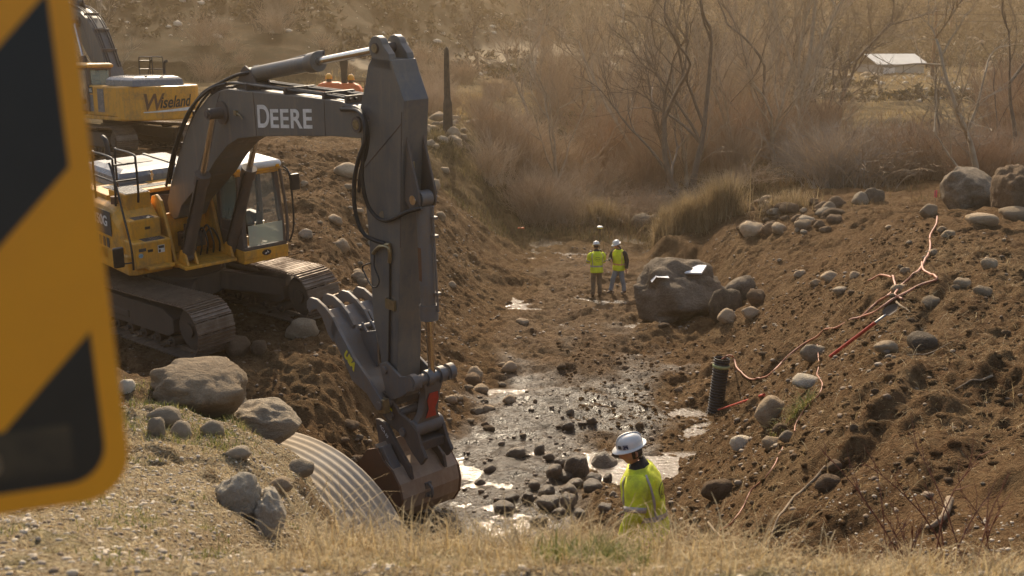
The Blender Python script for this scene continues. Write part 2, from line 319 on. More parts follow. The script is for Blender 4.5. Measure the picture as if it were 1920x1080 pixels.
L.new(tcv.outputs['Object'], nn_.inputs['Vector']); sc_ = nt.nodes.new('ShaderNodeVectorMath'); sc_.operation = 'SCALE'; sc_.inputs['Scale'].default_value = .35; L.new(nn_.outputs['Color'], sc_.inputs[0])
L.new(tcv.outputs['Object'], dvm.inputs[0]); L.new(sc_.outputs[0], dvm.inputs[1]); L.new(dvm.outputs[0], vo.inputs['Vector'])
a2 = nt.nodes.new('ShaderNodeMath'); a2.operation = 'MULTIPLY_ADD'; L.new(vo.outputs['Distance'], a2.inputs[0]); a2.inputs[1].default_value = -.55; L.new(ad.outputs[0], a2.inputs[2])
bump(nt, bs, a2.outputs[0], .9, .09)
M['ground'] = m
V = np.stack([XX.ravel(), YY.ravel(), ZZ.ravel()], 1)
idx = np.arange(nY * nX).reshape(nY, nX)
F = np.stack([idx[:-1, :-1].ravel(), idx[:-1, 1:].ravel(), idx[1:, 1:].ravel(), idx[1:, :-1].ravel()], 1)
g = mesh_np('ground', V, F, M['ground'], None, True, dict(wet=wetm, grass=grassm, field=fieldm, hill=hillm, road=roadm)); tag(g, kind='structure')
# creek water: a shallow sheet that follows the bed, hidden wherever the mud stands above it
m, nt, bs = new_mat('muddy_water'); bs.inputs['Base Color'].default_value = (.12, .088, .056, 1); bs.inputs['Roughness'].default_value = .07
bs.inputs['Specular IOR Level'].default_value = .6; bump(nt, bs, nz(nt, 11, 5, .6), .6, .03); M['water'] = m
wy_ = np.linspace(12.8, 56, 260); wv = []; 
for y in wy_:
    a = np.interp(y, Ys, Bx[:, 3]) - .6; b = np.interp(y, Ys, Bx[:, 4]) + .5
    zb = .5 * (np.interp(y, SY, SZ[:, 3]) + np.interp(y, SY, SZ[:, 4])) if y > 15.5 else .70
    for k in range(9): wv.append((a + (b - a) * k / 8, y, zb - .012 + (-.02 if y < 21 else -.10 if y < 26 else -.17 if y < 42 else -.06)))
ii = np.arange(260 * 9).reshape(260, 9)
Fw = np.stack([ii[:-1, :-1].ravel(), ii[:-1, 1:].ravel(), ii[1:, 1:].ravel(), ii[1:, :-1].ravel()], 1)
tag(mesh_np('creek_water', np.array(wv), Fw, M['water']), kind='structure')

# ------------------------------------------------------------------ mesh builder
def frame(d):
    d = Vector(d).normalized(); a = Vector((0, 0, 1)) if abs(d.z) < .9 else Vector((1, 0, 0))
    u = d.cross(a).normalized(); return u, d.cross(u).normalized()
class MB:
    def __init__(s): s.v = []; s.f = []
    def add(s, v, f):
        n = len(s.v); s.v += [tuple(p) for p in v]; s.f += [tuple(i + n for i in q) for q in f]; return s
    def box(s, lo, hi, mtx=None):
        x0, y0, z0 = lo; x1, y1, z1 = hi
        v = [Vector(p) for p in ((x0,y0,z0),(x1,y0,z0),(x1,y1,z0),(x0,y1,z0),(x0,y0,z1),(x1,y0,z1),(x1,y1,z1),(x0,y1,z1))]
        if mtx: v = [mtx @ p for p in v]
        return s.add(v, [(0,3,2,1),(4,5,6,7),(0,1,5,4),(1,2,6,5),(2,3,7,6),(3,0,4,7)])
    def prism(s, pts, y0, y1):          # outline in the x-z plane, thickness along y
        n = len(pts); a = sum(pts[i][0] * pts[(i+1) % n][1] - pts[(i+1) % n][0] * pts[i][1] for i in range(n))
        if a < 0: pts = pts[::-1]
        v = [(p[0], y0, p[1]) for p in pts] + [(p[0], y1, p[1]) for p in pts]
        f = [tuple(range(n)), tuple(range(2*n-1, n-1, -1))] + [(i, i+n, (i+1) % n + n, (i+1) % n) for i in range(n)]
        return s.add(v, f)
    def zprism(s, pts, z0, z1):
        n = len(pts); v = [(p[0], p[1], z0) for p in pts] + [(p[0], p[1], z1) for p in pts]
        return s.add(v, [tuple(range(n-1, -1, -1)), tuple(range(n, 2*n))] + [(i, (i+1) % n, (i+1) % n + n, i+n) for i in range(n)])
    def cyl(s, a, b, r0, r1=None, n=16, cap=True):
        r1 = r0 if r1 is None else r1; a = Vector(a); b = Vector(b); u, w_ = frame(b - a)
        v = []
        for c_, r in ((a, r0), (b, r1)):
            for i in range(n):
                t = 2 * math.pi * i / n; v.append(c_ + u * (r * math.cos(t)) + w_ * (r * math.sin(t)))
        f = [(i, (i+1) % n, (i+1) % n + n, i+n) for i in range(n)]
        if cap: f += [tuple(range(n-1, -1, -1)), tuple(range(n, 2*n))]
        return s.add(v, f)
    def tube(s, pts, r, n=8, sub=1, cap=True):   # r: number or list, or (ru, rv) pairs
        pts = [Vector(p) for p in pts]
        rr = [r] * len(pts) if isinstance(r, (int, float)) else list(r)
        rr = [(q, q) if isinstance(q, (int, float)) else q for q in rr]
        if sub > 1:
            P = []; Q = []
            for i in range(len(pts) - 1):
                p0 = pts[max(i-1, 0)]; p1 = pts[i]; p2 = pts[i+1]; p3 = pts[min(i+2, len(pts)-1)]
                for k in range(sub):
                    t = k / sub; P.append(.5 * ((2*p1) + (p2-p0)*t + (2*p0-5*p1+4*p2-p3)*t*t + (3*p1-p0-3*p2+p3)*t**3))
                    t2 = t * t * (3 - 2*t); Q.append((rr[i][0] + (rr[i+1][0]-rr[i][0])*t2, rr[i][1] + (rr[i+1][1]-rr[i][1])*t2))
            P.append(pts[-1]); Q.append(rr[-1]); pts, rr = P, Q
        d0 = (pts[1] - pts[0]).normalized(); u, _ = frame(d0); v = []
        for i, p in enumerate(pts):
            d = (pts[min(i+1, len(pts)-1)] - pts[max(i-1, 0)]).normalized()
            u = (u - d * u.dot(d)).normalized(); w_ = d.cross(u)
            for k in range(n):
                t = 2 * math.pi * k / n; v.append(p + u * (rr[i][0] * math.cos(t)) + w_ * (rr[i][1] * math.sin(t)))
        f = [(i*n + k, i*n + (k+1) % n, (i+1)*n + (k+1) % n, (i+1)*n + k) for i in range(len(pts)-1) for k in range(n)]
        if cap: f += [tuple(range(n-1, -1, -1)), tuple(range((len(pts)-1)*n, len(pts)*n))]
        return s.add(v, f)
    def rings(s, rg, cap=True):          # rg: list of rings, each a list of points
        n = len(rg[0]); v = [p for r_ in rg for p in r_]
        f = [(i*n + k, i*n + (k+1) % n, (i+1)*n + (k+1) % n, (i+1)*n + k) for i in range(len(rg)-1) for k in range(n)]
        if cap: f += [tuple(range(n-1, -1, -1)), tuple(range((len(rg)-1)*n, len(rg)*n))]
        return s.add(v, f)
    def xf(s, mtx): s.v = [tuple(mtx @ Vector(p)) for p in s.v]; return s
    def build(s, name, mat, parent=None, smooth=False, bevel=0, label=None, solid=0, sub=0):
        me = bpy.data.meshes.new(name); me.from_pydata(s.v, [], s.f); me.materials.append(mat)
        bm = bmesh.new(); bm.from_mesh(me); bmesh.ops.recalc_face_normals(bm, faces=bm.faces); bm.to_mesh(me); bm.free()
        me.polygons.foreach_set('use_smooth', [bool(smooth)] * len(me.polygons)); me.update()
        if smooth == 'auto': me.set_sharp_from_angle(angle=R(38))
        o = bpy.data.objects.new(name, me); C.objects.link(o)
        if parent: o.parent = parent
        if solid: mo = o.modifiers.new('solid', 'SOLIDIFY'); mo.thickness = solid
        if sub: mo = o.modifiers.new('sub', 'SUBSURF'); mo.levels = sub; mo.render_levels = sub
        if bevel: mo = o.modifiers.new('bevel', 'BEVEL'); mo.width = bevel; mo.segments = 2; mo.limit_method = 'ANGLE'; mo.angle_limit = R(35)
        if label: o['label'] = label
        return o
def circ(cx, cz, r, n=20, a0=0, a1=360):
    return [(cx + r * math.cos(R(a0 + (a1-a0) * i / n)), cz + r * math.sin(R(a0 + (a1-a0) * i / n))) for i in range(n + (0 if a1 - a0 == 360 else 1))]
def text(name, s, size, mat, parent, mtx, shear=0, off=0, sx=1, ext=.003, space=1):
    cu = bpy.data.curves.new(name, 'FONT'); cu.body = s; cu.size = size; cu.extrude = ext; cu.shear = shear; cu.offset = off; cu.space_character = space
    t = bpy.data.objects.new(name, cu); C.objects.link(t); dg = bpy.context.evaluated_depsgraph_get()
    me = bpy.data.meshes.new_from_object(t.evaluated_get(dg)); bpy.data.objects.remove(t); me.name = name
    me.transform(Matrix.Diagonal((sx, 1, 1, 1))); me.transform(mtx); me.materials.clear(); me.materials.append(mat)
    o = bpy.data.objects.new(name, me); C.objects.link(o)
    if parent: o.parent = parent
    return o
def axes(o, x, y):
    x = Vector(x).normalized(); z = x.cross(Vector(y)).normalized(); y = z.cross(x)
    return Matrix(((x.x, y.x, z.x, o[0]), (x.y, y.y, z.y, o[1]), (x.z, y.z, z.z, o[2]), (0, 0, 0, 1)))
def M4(Rm, O):
    m_ = Matrix.Identity(4)
    for i in range(3):
        for j in range(3): m_[i][j] = float(Rm[i][j])
        m_[i][3] = float(O[i])
    return m_
# ------------------------------------------------------------------ excavators
def local_of(px, py, ax, val, Rm, O):     # where a photographed point lies on a plane of the machine
    Cc = Rm.T @ (np.array([0, 0, CAMZ]) - O); D = Rm.T @ ray(px, py); t = (val - Cc[ax]) / D[ax]; return Cc + D * t
def make_track(root, side, rel):
    rz_ = Matrix.Rotation(rel, 4, 'Z'); yc = side * 1.29; hw = .40; T = []
    # closed loop of shoes round idler and sprocket
    rr = .47; xi, xs_, zc = 2.02, -2.02, .53; P = []
    def loop(s):
        Ls = 4.04; arc = math.pi * rr; tot = 2 * Ls + 2 * arc; s %= tot
        if s < Ls: return (xs_ + s, zc + rr, 0)
        s -= Ls
        if s < arc: a = s / rr; return (xi + rr * math.sin(a), zc + rr * math.cos(a), a)
        s -= arc
        if s < Ls: return (xi - s, zc - rr, math.pi)
        a = (s - Ls) / rr; return (xs_ - rr * math.sin(a), zc - rr * math.cos(a), math.pi + a)
    tot = 2 * 4.04 + 2 * math.pi * rr; n = 50; pitch = tot / n
    mb = MB()
    for i in range(n):
        x, z, a = loop(i * pitch); sag = -.05 * math.sin(math.pi * (x + 2.02) / 4.04) if a == 0 else 0
        mt = Matrix.Translation((x, yc, z + sag)) @ Matrix.Rotation(a, 4, 'Y')
        mb.box((-pitch * .47, -hw, 0), (pitch * .47, hw, .018), mt)
        for gx in (-.36, -.02, .32): mb.box((gx * pitch - .008, -hw + .004, .0181), (gx * pitch + .008, hw - .004, .045), mt)
        for lx in (-.1, .1): mb.box((-pitch * .5, lx - .025, -.07), (pitch * .5, lx + .025, -.001), mt)
    o = mb.xf(rz_).build('track', M['track'], root)
    fr = MB(); ys0, ys1 = yc - .16, yc + .16
    fr.prism([(-1.7, .30), (1.45, .30), (1.62, .40), (1.62, .66), (1.3, .80), (-1.5, .80), (-1.75, .62)], yc - .26, yc + .26)
    fr.box((1.55, yc - .14, .40), (2.0, yc + .14, .62)); fr.box((-.5, yc - .29, .42), (.3, yc + .29, .56))
    fr.xf(rz_).build('track_frame', M['mudframe'], o, bevel=.02)
    for nm, x in (('idler', 2.02), ('sprocket', -2.02)):
        b = MB(); b.cyl((x, yc - .13, .53), (x, yc + .13, .53), .40, n=28); b.cyl((x, yc - .2, .53), (x, yc + .2, .53), .3, n=24)
        b.cyl((x, yc - .25, .53), (x, yc + .25, .53), .13, n=16)
        b.xf(rz_).build(nm, M['mudframe'], o, smooth='auto')
    for k in range(8):
        x = -1.5 + k * .42; b = MB(); b.cyl((x, yc - .2, .19), (x, yc + .2, .19), .10, n=14); b.cyl((x, yc - .27, .19), (x, yc + .27, .19), .045, n=10)
        b.xf(rz_).build('roller', M['mudframe'], o, smooth='auto')
    for x in (-.75, .85):
        b = MB(); b.cyl((x, yc - .18, .9), (x, yc + .18, .9), .075, n=12); b.xf(rz_).build('carrier_roller', M['mudframe'], o, smooth='auto')
    return o
def plate_hose(mb, pts, r=.022): mb.tube(pts, r, 8, 5)
def excavator(name, label, Rm, O, rel, first, pitch_up=0):
    root = bpy.data.objects.new(name, None); C.objects.link(root); root.matrix_world = M4(Rm, O)
    tag(root, label, 'excavator')
    def W(b, nm, mt, par=None, **k): return b.build(nm, M[mt], par or root, **k)
    rz_ = Matrix.Rotation(rel, 4, 'Z')
    for s in (-1, 1): make_track(root, s, rel)
    # carbody: hub with swept legs to the track frames
    b = MB()
    for sx in (-1, 1):
        for sy in (-1, 1):
            rg = []
            for t in np.linspace(0, 1, 7):
                x = sx * (.35 + 1.05 * t ** 1.3); y = sy * (.25 + .85 * t); zt = .98 - .16 * t; zb = .62 - .18 * t; hw = .34 - .10 * t
                rg.append([Vector((x - hw, y, zb)), Vector((x + hw, y, zb)), Vector((x + hw, y, zt)), Vector((x - hw, y, zt))])
            b.rings(rg)
    b.zprism([(.75 * math.cos(a), .75 * math.sin(a)) for a in np.linspace(0, 2 * math.pi, 25)[:-1]], .58, 1.0)
    W(b.xf(rz_), 'undercarriage_frame', 'mudframe', bevel=.03)
    b = MB().cyl((0, 0, 1.0), (0, 0, 1.22), .68, n=36); W(b, 'swing_bearing', 'mudframe', smooth='auto')
    # deck
    b = MB(); b.zprism([(-2.6, -1.38), (.62, -1.38), (.62, -.62), (.74, -.55), (.74, .5), (1.38, .5), (1.38, 1.47), (-2.6, 1.4)], 1.24, 1.36)
    deck = W(b, 'deck', 'yellow', bevel=.02)
    b = MB(); b.zprism([(-1.7, -1.44), (.60, -1.44), (.68, -1.30), (.68, -.60), (.5, -.60), (.5, -1.36), (-1.7, -1.36)], 1.22, 1.60)
    W(b, 'side_skirt', 'yellow', bevel=.03)
    b = MB().box((.42, .50, 1.33), (1.40, 1.47, 1.50)); cb = W(b, 'cab_base', 'yellow', bevel=.015)
    # front emblem on the cab base
    b = MB(); b.cyl((1.402, .98, 1.415), (1.412, .98, 1.415), .075, n=24); b.v = [(x, .98 + (y - .98) * 1.3, 1.415 + (z - 1.415) * .75) for x, y, z in b.v]
    e = W(b, 'badge', 'blackpaint', cb)
    b = MB()
    for q in ([(0, .0), (.03, .012), (.05, -.004), (.036, -.012)], [(-.045, -.01), (.0, .0), (.0, -.018), (-.04, -.022)], [(.01, .01), (.018, .04), (.024, .04), (.02, .01)], [(-.02, -.02), (-.03, -.038), (-.022, -.038), (-.008, -.02)]):
        b.v += [(1.414, .98 + a, 1.418 + c) for a, c in q]; n_ = len(b.v); b.f.append((n_-4, n_-3, n_-2, n_-1))
    W(b, 'badge_mark', 'white', cb)
    # counterweight with rounded rear
    outl = []
    for k in range(17):
        a = R(-90 + k * 180 / 16); outl.append((-2.45 - .95 * math.cos(a) ** .75 if math.cos(a) > 1e-6 else -2.45, 1.46 * math.sin(a)))
    outl = [(-2.2, -1.44)] + outl + [(-2.2, 1.44)]
    b = MB(); b.zprism(outl, 1.26, 2.42); cw = W(b, 'counterweight', 'yellow', bevel=.06)
    # engine compartment sides, left and right
    b = MB(); b.box((-2.25, .62, 1.36), (-.12, 1.41, 2.40)); lp = W(b, 'side_door', 'yellow', bevel=.05)
    b = MB(); b.box((-1.35, 1.412, 1.5), (-.92, 1.418, 2.3)); b.box((-.62, 1.412, 1.5), (-.30, 1.418, 2.08)); W(b, 'louvre', 'hood', lp)
    b = MB(); b.box((-.62, 1.412, 2.12), (-.16, 1.419, 2.34)); W(b, 'model_plate', 'blackpaint', lp)
    text('model_number', '350G', .17, M['white'], lp, axes((-.19, 1.42, 2.17), (-1, 0, 0), (0, 0, 1)), off=.004)
    b = MB().box((-2.25, -.62, 1.36), (-.55, .62, 2.36)); W(b, 'engine_block', 'greyflat')
    # right side: tank housing with rounded shoulder
    rg = []
    for x, dzz, dy in ((-2.22, 0, 0), (-.25, 0, 0), (.05, -.05, .01), (.24, -.22, .03), (.34, -.55, .05), (.36, -.9, .05)):
        zt = 2.42 + dzz; y0 = -1.44 + dy
        rg.append([Vector((x, y0, 1.36)), Vector((x, y0, zt - .16)), Vector((x, y0 + .06, zt - .05)), Vector((x, y0 + .18, zt)), Vector((x, -.62, zt)), Vector((x, -.62, 1.36))])
    b = MB().rings(rg); tank = W(b, 'tank_housing', 'yellow', bevel=.03)
    b = MB().box((-1.0, -1.449, 1.86), (.02, -1.443, 2.32)); W(b, 'model_panel', 'decalgrey', tank)
    if first:
        text('model_number', '350G', .27, M['white'], tank, axes((-.72, -1.452, 2.03), (1, 0, 0), (0, 0, 1)), off=.006)
    b = MB()
    for k in range(5): b.box((-.9 + k * .17, -1.452, 1.62), (-.80 + k * .17, -1.444, 1.8))
    W(b, 'vent', 'decalgrey', tank)
    # stepped tool boxes
    def grate(par, x0, x1, y0, y1, z):
        g_ = MB(); g_.box((x0, y0, z), (x1, y1, z + .006)); g_ = W(g_, 'grip_plate', 'hood', par)
        h_ = MB(); nx_ = max(2, int((x1 - x0) / .055)); ny_ = max(2, int((y1 - y0) / .055))
        for i in range(nx_):
            for j in range(ny_):
                cx = x0 + (i + .5) * (x1 - x0) / nx_; cy = y0 + (j + .5) * (y1 - y0) / ny_; h_.box((cx - .017, cy - .017, z + .0065), (cx + .017, cy + .017, z + .010))
        W(h_, 'hole', 'black', g_)
    b = MB().box((.30, -1.37, 1.36), (.80, -.66, 1.86)); b1 = W(b, 'lower_tool_box', 'yellow', bevel=.03)
    grate(b1, .55, .77, -1.16, -.76, 1.861)
    b = MB(); b.box((.801, -1.13, 1.66), (.808, -1.03, 1.71)); W(b, 'latch', 'blackpaint', b1)
    b = MB(); b.box((.801, -.93, 1.62), (.806, -.80, 1.76)); W(b, 'warning_decal', 'white', b1)
    b = MB(); b.box((.806, -.92, 1.70), (.808, -.81, 1.75)); b.box((.806, -.92, 1.63), (.808, -.88, 1.68)); W(b, 'decal_print', 'blackpaint', b1)
    b = MB(); b.cyl((.801, -1.27, 1.62), (.807, -1.27, 1.62), .045, n=14); W(b, 'round_sticker', 'decalblue', b1)
    b = MB(); b.box((.80, -1.30, 1.69), (.806, -1.16, 1.75)); W(b, 'oval_sticker', 'decalgrey', b1, bevel=.02)
    b = MB().box((.68, -1.2, 1.36), (.98, -.7, 1.42)); W(b, 'step', 'yellow', bevel=.012)
    b = MB().box((.02, -1.30, 1.80), (.52, -.70, 2.22)); b2 = W(b, 'upper_tool_box', 'yellow', bevel=.03)
    grate(b2, .28, .50, -1.2, -.8, 2.221)
    b = MB(); b.box((.521, -1.02, 2.02), (.528, -.92, 2.07)); W(b, 'latch', 'blackpaint', b2)
    b = MB(); b.box((-.62, -1.16, 2.2), (.10, -.66, 2.62)); b3 = W(b, 'battery_box', 'yellow', bevel=.015)
    grate(b3, -.60, .08, -1.14, -.68, 2.621)
    # upper service deck and hood
    b = MB(); b.box((-1.55, -1.2, 2.42), (-.62, .45, 2.50)); sdk = W(b, 'service_deck', 'yellow', bevel=.015)
    for (x0, x1, y0, y1) in ((-1.4, -1.15, -.95, -.1), (-1.05, -.8, -.95, .35)): grate(sdk, x0, x1, y0, y1, 2.502)
    b = MB(); hx0, hx1, hy0, hy1 = -3.05, -1.35, -.62, 1.22
    rg = [[Vector((x0_, y0_, z_)) for x0_, y0_ in ((a0, c0), (a1, c0), (a1, c1), (a0, c1))] for z_, a0, a1, c0, c1 in
          ((2.41, hx0 - .1, hx1 + .02, hy0 - .04, hy1 + .1), (2.62, hx0 - .05, hx1, hy0, hy1 + .08), (2.70, hx0 + .05, hx1 - .07, hy0 + .07, hy1 - .02), (2.745, hx0 + .22, hx1 - .25, hy0 + .22, hy1 - .2))]
    b.rings(rg); hd = W(b, 'engine_hood', 'hood', bevel=.02)
    b = MB(); b.box((-2.5, -.15, 2.747), (-2.05, .45, 2.754)); W(b, 'hood_mesh', 'decalgrey', hd)
    b = MB(); b.box((-2.9, .62, 2.72), (-1.5, .68, 2.765)); W(b, 'hood_seam', 'blackpaint', hd)
    b = MB(); b.cyl((hx1 + .02, .05, 2.62), (hx1 + .06, .05, 2.62), .04, n=10); b.box((hx1, .03, 2.52), (hx1 + .05, .07, 2.72)); W(b, 'hood_latch', 'chrome', hd)
    b = MB(); b.tube([(-2.5, -.3, 2.8), (-2.5, -.3, 3.08), (-2.56, -.3, 3.2), (-2.68, -.3, 3.24)], .05, 12, 3); W(b, 'exhaust_pipe', 'black', smooth='auto')
    b = MB(); b.cyl((-.1, -1.28, 2.44), (-.1, -1.28, 2.58), .07, n=14); W(b, 'filler_cap', 'rustbrown', smooth='auto')
    # hand rails
    b = MB()
    for y in (-1.36, -.92):
        b.tube([(.12, y, 2.45), (.16, y, 2.75), (.15, y, 3.22), (.08, y, 3.34), (-.6, y, 3.34), (-.72, y, 3.26), (-.74, y, 2.45)], .022, 8, 4)
    b.tube([(.155, -1.36, 2.9), (.155, -.92, 2.9)], .02); b.tube([(.14, -1.36, 3.2), (.14, -.92, 3.2)], .02)
    b.tube([(.155, -1.36, 2.9), (-.73, -1.36, 2.9)], .02)
    W(b, 'handrail', 'blackpaint', smooth='auto')
    b = MB(); b.tube([(.1, -1.40, 3.25), (.34, -1.42, 2.9), (.58, -1.43, 2.35), (.78, -1.43, 1.8), (.80, -1.43, 1.38)], .02, 8, 4)
    b.tube([(.8, -1.43, 1.52), (.8, -1.62, 1.53)], .015)
    W(b, 'grab_rail', 'blackpaint', smooth='auto')
    b = MB(); b.box((.78, -1.80, 1.48), (.86, -1.60, 1.86)); mr = W(b, 'mirror', 'blackpaint', bevel=.03)
    # boom foot brackets
    b = MB()
    for y in (-.58, .42):
        b.prism([(-.2, 1.36), (.72, 1.36), (.62, 1.6), (.45, 2.1), (.30, 2.45), (.12, 2.55), (-.05, 2.5), (-.2, 2.2)], y, y + .07)
    b.box((.05, -.51, 1.36), (.12, .42, 2.15))
    W(b, 'boom_foot_bracket', 'yellow', bevel=.02)
    for y0 in (-.55, .38):
        b = MB()
        for yy in (y0, y0 + .19): b.prism(circ(.98, 1.52, .12, 14, 0, 180) + [(.70, 1.37), (1.14, 1.37)][::-1][:0] + [(.78, 1.37), (1.18, 1.37)], yy, yy + .045)
        W(b, 'cylinder_bracket', 'yellow', bevel=.01)
    b = MB()
    b.zprism([(.7, -.62), (1.22, -.62), (1.22, .45), (.7, .45)], 1.30, 1.365); W(b, 'front_deck_plate', 'yellow', bevel=.015)
    # valve cluster between the boom cylinders
    b = MB(); b.box((.16, -.22, 1.5), (.46, .22, 1.78)); b.box((.2, -.1, 1.78), (.4, .16, 1.92)); b.cyl((.3, 0, 1.9), (.3, 0, 2.02), .06, n=12)
    vb = W(b, 'valve_block', 'greyflat', bevel=.015); b = MB()
    for k in range(7):
        y = -.24 + k * .08; plate_hose(b, [(.4, y, 1.7), (.6, y * 1.2, 1.85 + .04 * (k % 3)), (.72, y * 1.5, 1.62), (.62, y * 1.7, 1.38)], .018)
    W(b, 'hose', 'black', vb, smooth='auto')
    # cab shell: posts, roof, panes
    b = MB()
    fx0, fx1 = 1.36, 1.14      # front posts lean back
    def post(xa, ya, xb, yb, t=.05, z0=1.49, z1=3.0):
        b.rings([[Vector((xa - t, ya - t, z0)), Vector((xa + t, ya - t, z0)), Vector((xa + t, ya + t, z0)), Vector((xa - t, ya + t, z0))],
                 [Vector((xb - t, yb - t, z1)), Vector((xb + t, yb - t, z1)), Vector((xb + t, yb + t, z1)), Vector((xb - t, yb + t, z1))]])
    post(fx0 - .03, .56, fx1, .60); post(fx0 - .03, 1.41, fx1, 1.38)
    post(.50, .55, .50, .58, .06); post(.50, 1.42, .50, 1.38, .05); post(-.33, .56, -.30, .60, .07); post(-.33, 1.41, -.30, 1.38, .07)
    b.box((-.4, .51, 1.49), (1.30, .57, 1.80)); b.box((-.4, 1.40, 1.49), (1.2, 1.46, 1.72)); b.box((-.4, .5, 1.49), (-.34, 1.46, 2.2))
    b.box((-.4, .50, 2.93), (1.18, 1.45, 3.0)); b.box((1.27, .52, 1.49), (1.39, 1.45, 1.57)); b.box((.45, .53, 1.49), (1.33, .57, 2.0))
    cab = W(b, 'cab', 'greyflat', bevel=.02)
    b = MB(); rg = []
    for z_, i_ in ((3.0, .0), (3.06, -.03), (3.12, .0), (3.16, .10)):
        rg.append([Vector((-.45 + i_, .48 + i_, z_)), Vector((1.24 - i_, .48 + i_, z_)), Vector((1.24 - i_, 1.48 - i_, z_)), Vector((-.45 + i_, 1.48 - i_, z_))])
    b.rings(rg); rf = W(b, 'roof', 'white' if first else 'yellow', cab, bevel=.03)
    b = MB(); b.box((1.12, .47, 2.955), (1.25, 1.47, 3.01)); W(b, 'visor', 'yellow', cab, bevel=.012)
    b = MB(); b.tube([(1.41, 1.45, 1.56), (1.38, 1.47, 2.2), (1.22, 1.46, 2.95)], .03, 8, 4); W(b, 'front_post', 'greyflat', cab, smooth='auto'); b = MB(); b.tube([(1.2, .52, 2.93), (1.2, 1.46, 2.93), (1.25, 1.47, 2.75)], .03); W(b, 'front_frame', 'yellow', cab, smooth='auto')
    for y in (.56, 1.40):
        b = MB(); b.box((1.18, y - .04, 3.0), (1.27, y + .04, 3.06)); W(b, 'marker_lamp', 'amber', cab, bevel=.015)
    b = MB(); b.cyl((1.25, .78, 3.02), (1.29, .78, 3.02), .04, n=12); W(b, 'work_lamp', 'greyflat', cab)
    b = MB(); b.rings([[Vector((1.385, .62, 2.0)), Vector((1.39, .62, 2.0)), Vector((1.39, 1.36, 2.0)), Vector((1.385, 1.36, 2.0))], [Vector((1.17, .65, 2.92)), Vector((1.175, .65, 2.92)), Vector((1.175, 1.33, 2.92)), Vector((1.17, 1.33, 2.92))]]); W(b, 'windscreen', 'clear', cab)
    b = MB(); b.rings([[Vector((1.392, .62, 1.58)), Vector((1.398, .62, 1.58)), Vector((1.398, 1.36, 1.58)), Vector((1.392, 1.36, 1.58))], [Vector((1.387, .62, 1.98)), Vector((1.393, .62, 1.98)), Vector((1.393, 1.36, 1.98)), Vector((1.387, 1.36, 1.98))]]); W(b, 'lower_pane', 'lowglass', cab)
    b = MB(); b.box((.58, .535, 2.02), (1.16, .54, 2.9)); b.box((-.24, .535, 1.86), (.42, .54, 2.9)); W(b, 'right_pane', 'glass', cab)
    b = MB(); b.box((.58, 1.43, 1.75), (1.14, 1.435, 2.9)); b.box((-.24, 1.43, 1.9), (.42, 1.435, 2.9)); W(b, 'door_pane', 'glass' if not first else 'clear', cab)
    b = MB(); b.box((-.415, .64, 2.25), (-.41, 1.32, 2.9)); W(b, 'rear_pane', 'glass', cab)
    st = MB(); st.box((.05, .78, 1.75), (.55, 1.22, 1.9)); st.prism([(-.02, 1.85), (.12, 1.85), (.0, 2.55), (-.14, 2.55)], .78, 1.22); st.prism([(-.12, 2.56), (-.03, 2.56), (-.06, 2.75), (-.14, 2.75)], .88, 1.12)
    W(st, 'seat', 'seat', cab, bevel=.04)
    b = MB(); b.box((.2, .60, 1.5), (.62, .76, 2.0)); b.box((.2, 1.24, 1.5), (.62, 1.38, 2.0)); b.tube([(.56, .68, 1.98), (.62, .68, 2.2)], .02); b.tube([(.56, 1.3, 1.98), (.62, 1.3, 2.2)], .02)
    b.box((1.0, .66, 1.95), (1.1, .86, 2.2)); W(b, 'console', 'blackpaint', cab, bevel=.02)
    b = MB()
    for y in (.9, 1.08): b.tube([(1.02, y, 1.5), (1.12, y, 1.78), (1.18, y, 1.98)], .014); b.box((1.1, y - .04, 1.55), (1.22, y + .04, 1.57))
    W(b, 'pedal_levers', 'chrome', cab)
    b = MB(); b.tube([(1.30, 1.50, 3.0), (1.42, 1.54, 2.9), (1.47, 1.56, 2.5), (1.5, 1.55, 1.9), (1.44, 1.5, 1.6), (1.38, 1.47, 1.56)], .018, 8, 4); W(b, 'cab_handrail', 'blackpaint', cab, smooth='auto')
    b = MB(); b.tube([(1.3, 1.5, 2.95), (1.42, 1.62, 2.85)], .015); b.box((1.40, 1.56, 2.55), (1.48, 1.74, 2.86)); W(b, 'cab_mirror', 'blackpaint', cab, bevel=.03)
    # ---------------- boom
    fp = Vector((.25, 0, 2.22))
    pu = Matrix.Translation(fp) @ Matrix.Rotation(-pitch_up, 4, 'Y') @ Matrix.Translation(-fp)
    bo = [(.02, 2.35), (.30, 2.85), (.64, 3.32), (1.07, 3.86), (1.46, 4.24), (1.86, 4.50), (2.29, 4.68), (2.61, 4.75), (3.61, 4.80), (4.8, 4.86), (5.89, 4.90), (6.32, 4.88), (6.46, 4.82), (6.62, 4.68), (6.62, 4.52), (6.5, 4.42), (5.8, 4.36), (4.6, 4.21), (3.53, 4.06), (2.87, 3.94), (2.49, 3.77), (2.07, 3.47), (1.66, 3.12), (1.14, 2.76), (.6, 2.38), (.42, 2.12), (.25, 2.05), (.08, 2.12)]
    b = MB().prism(bo, -.30, .30).xf(pu); boom = W(b, 'boom', 'grey', bevel=.012)
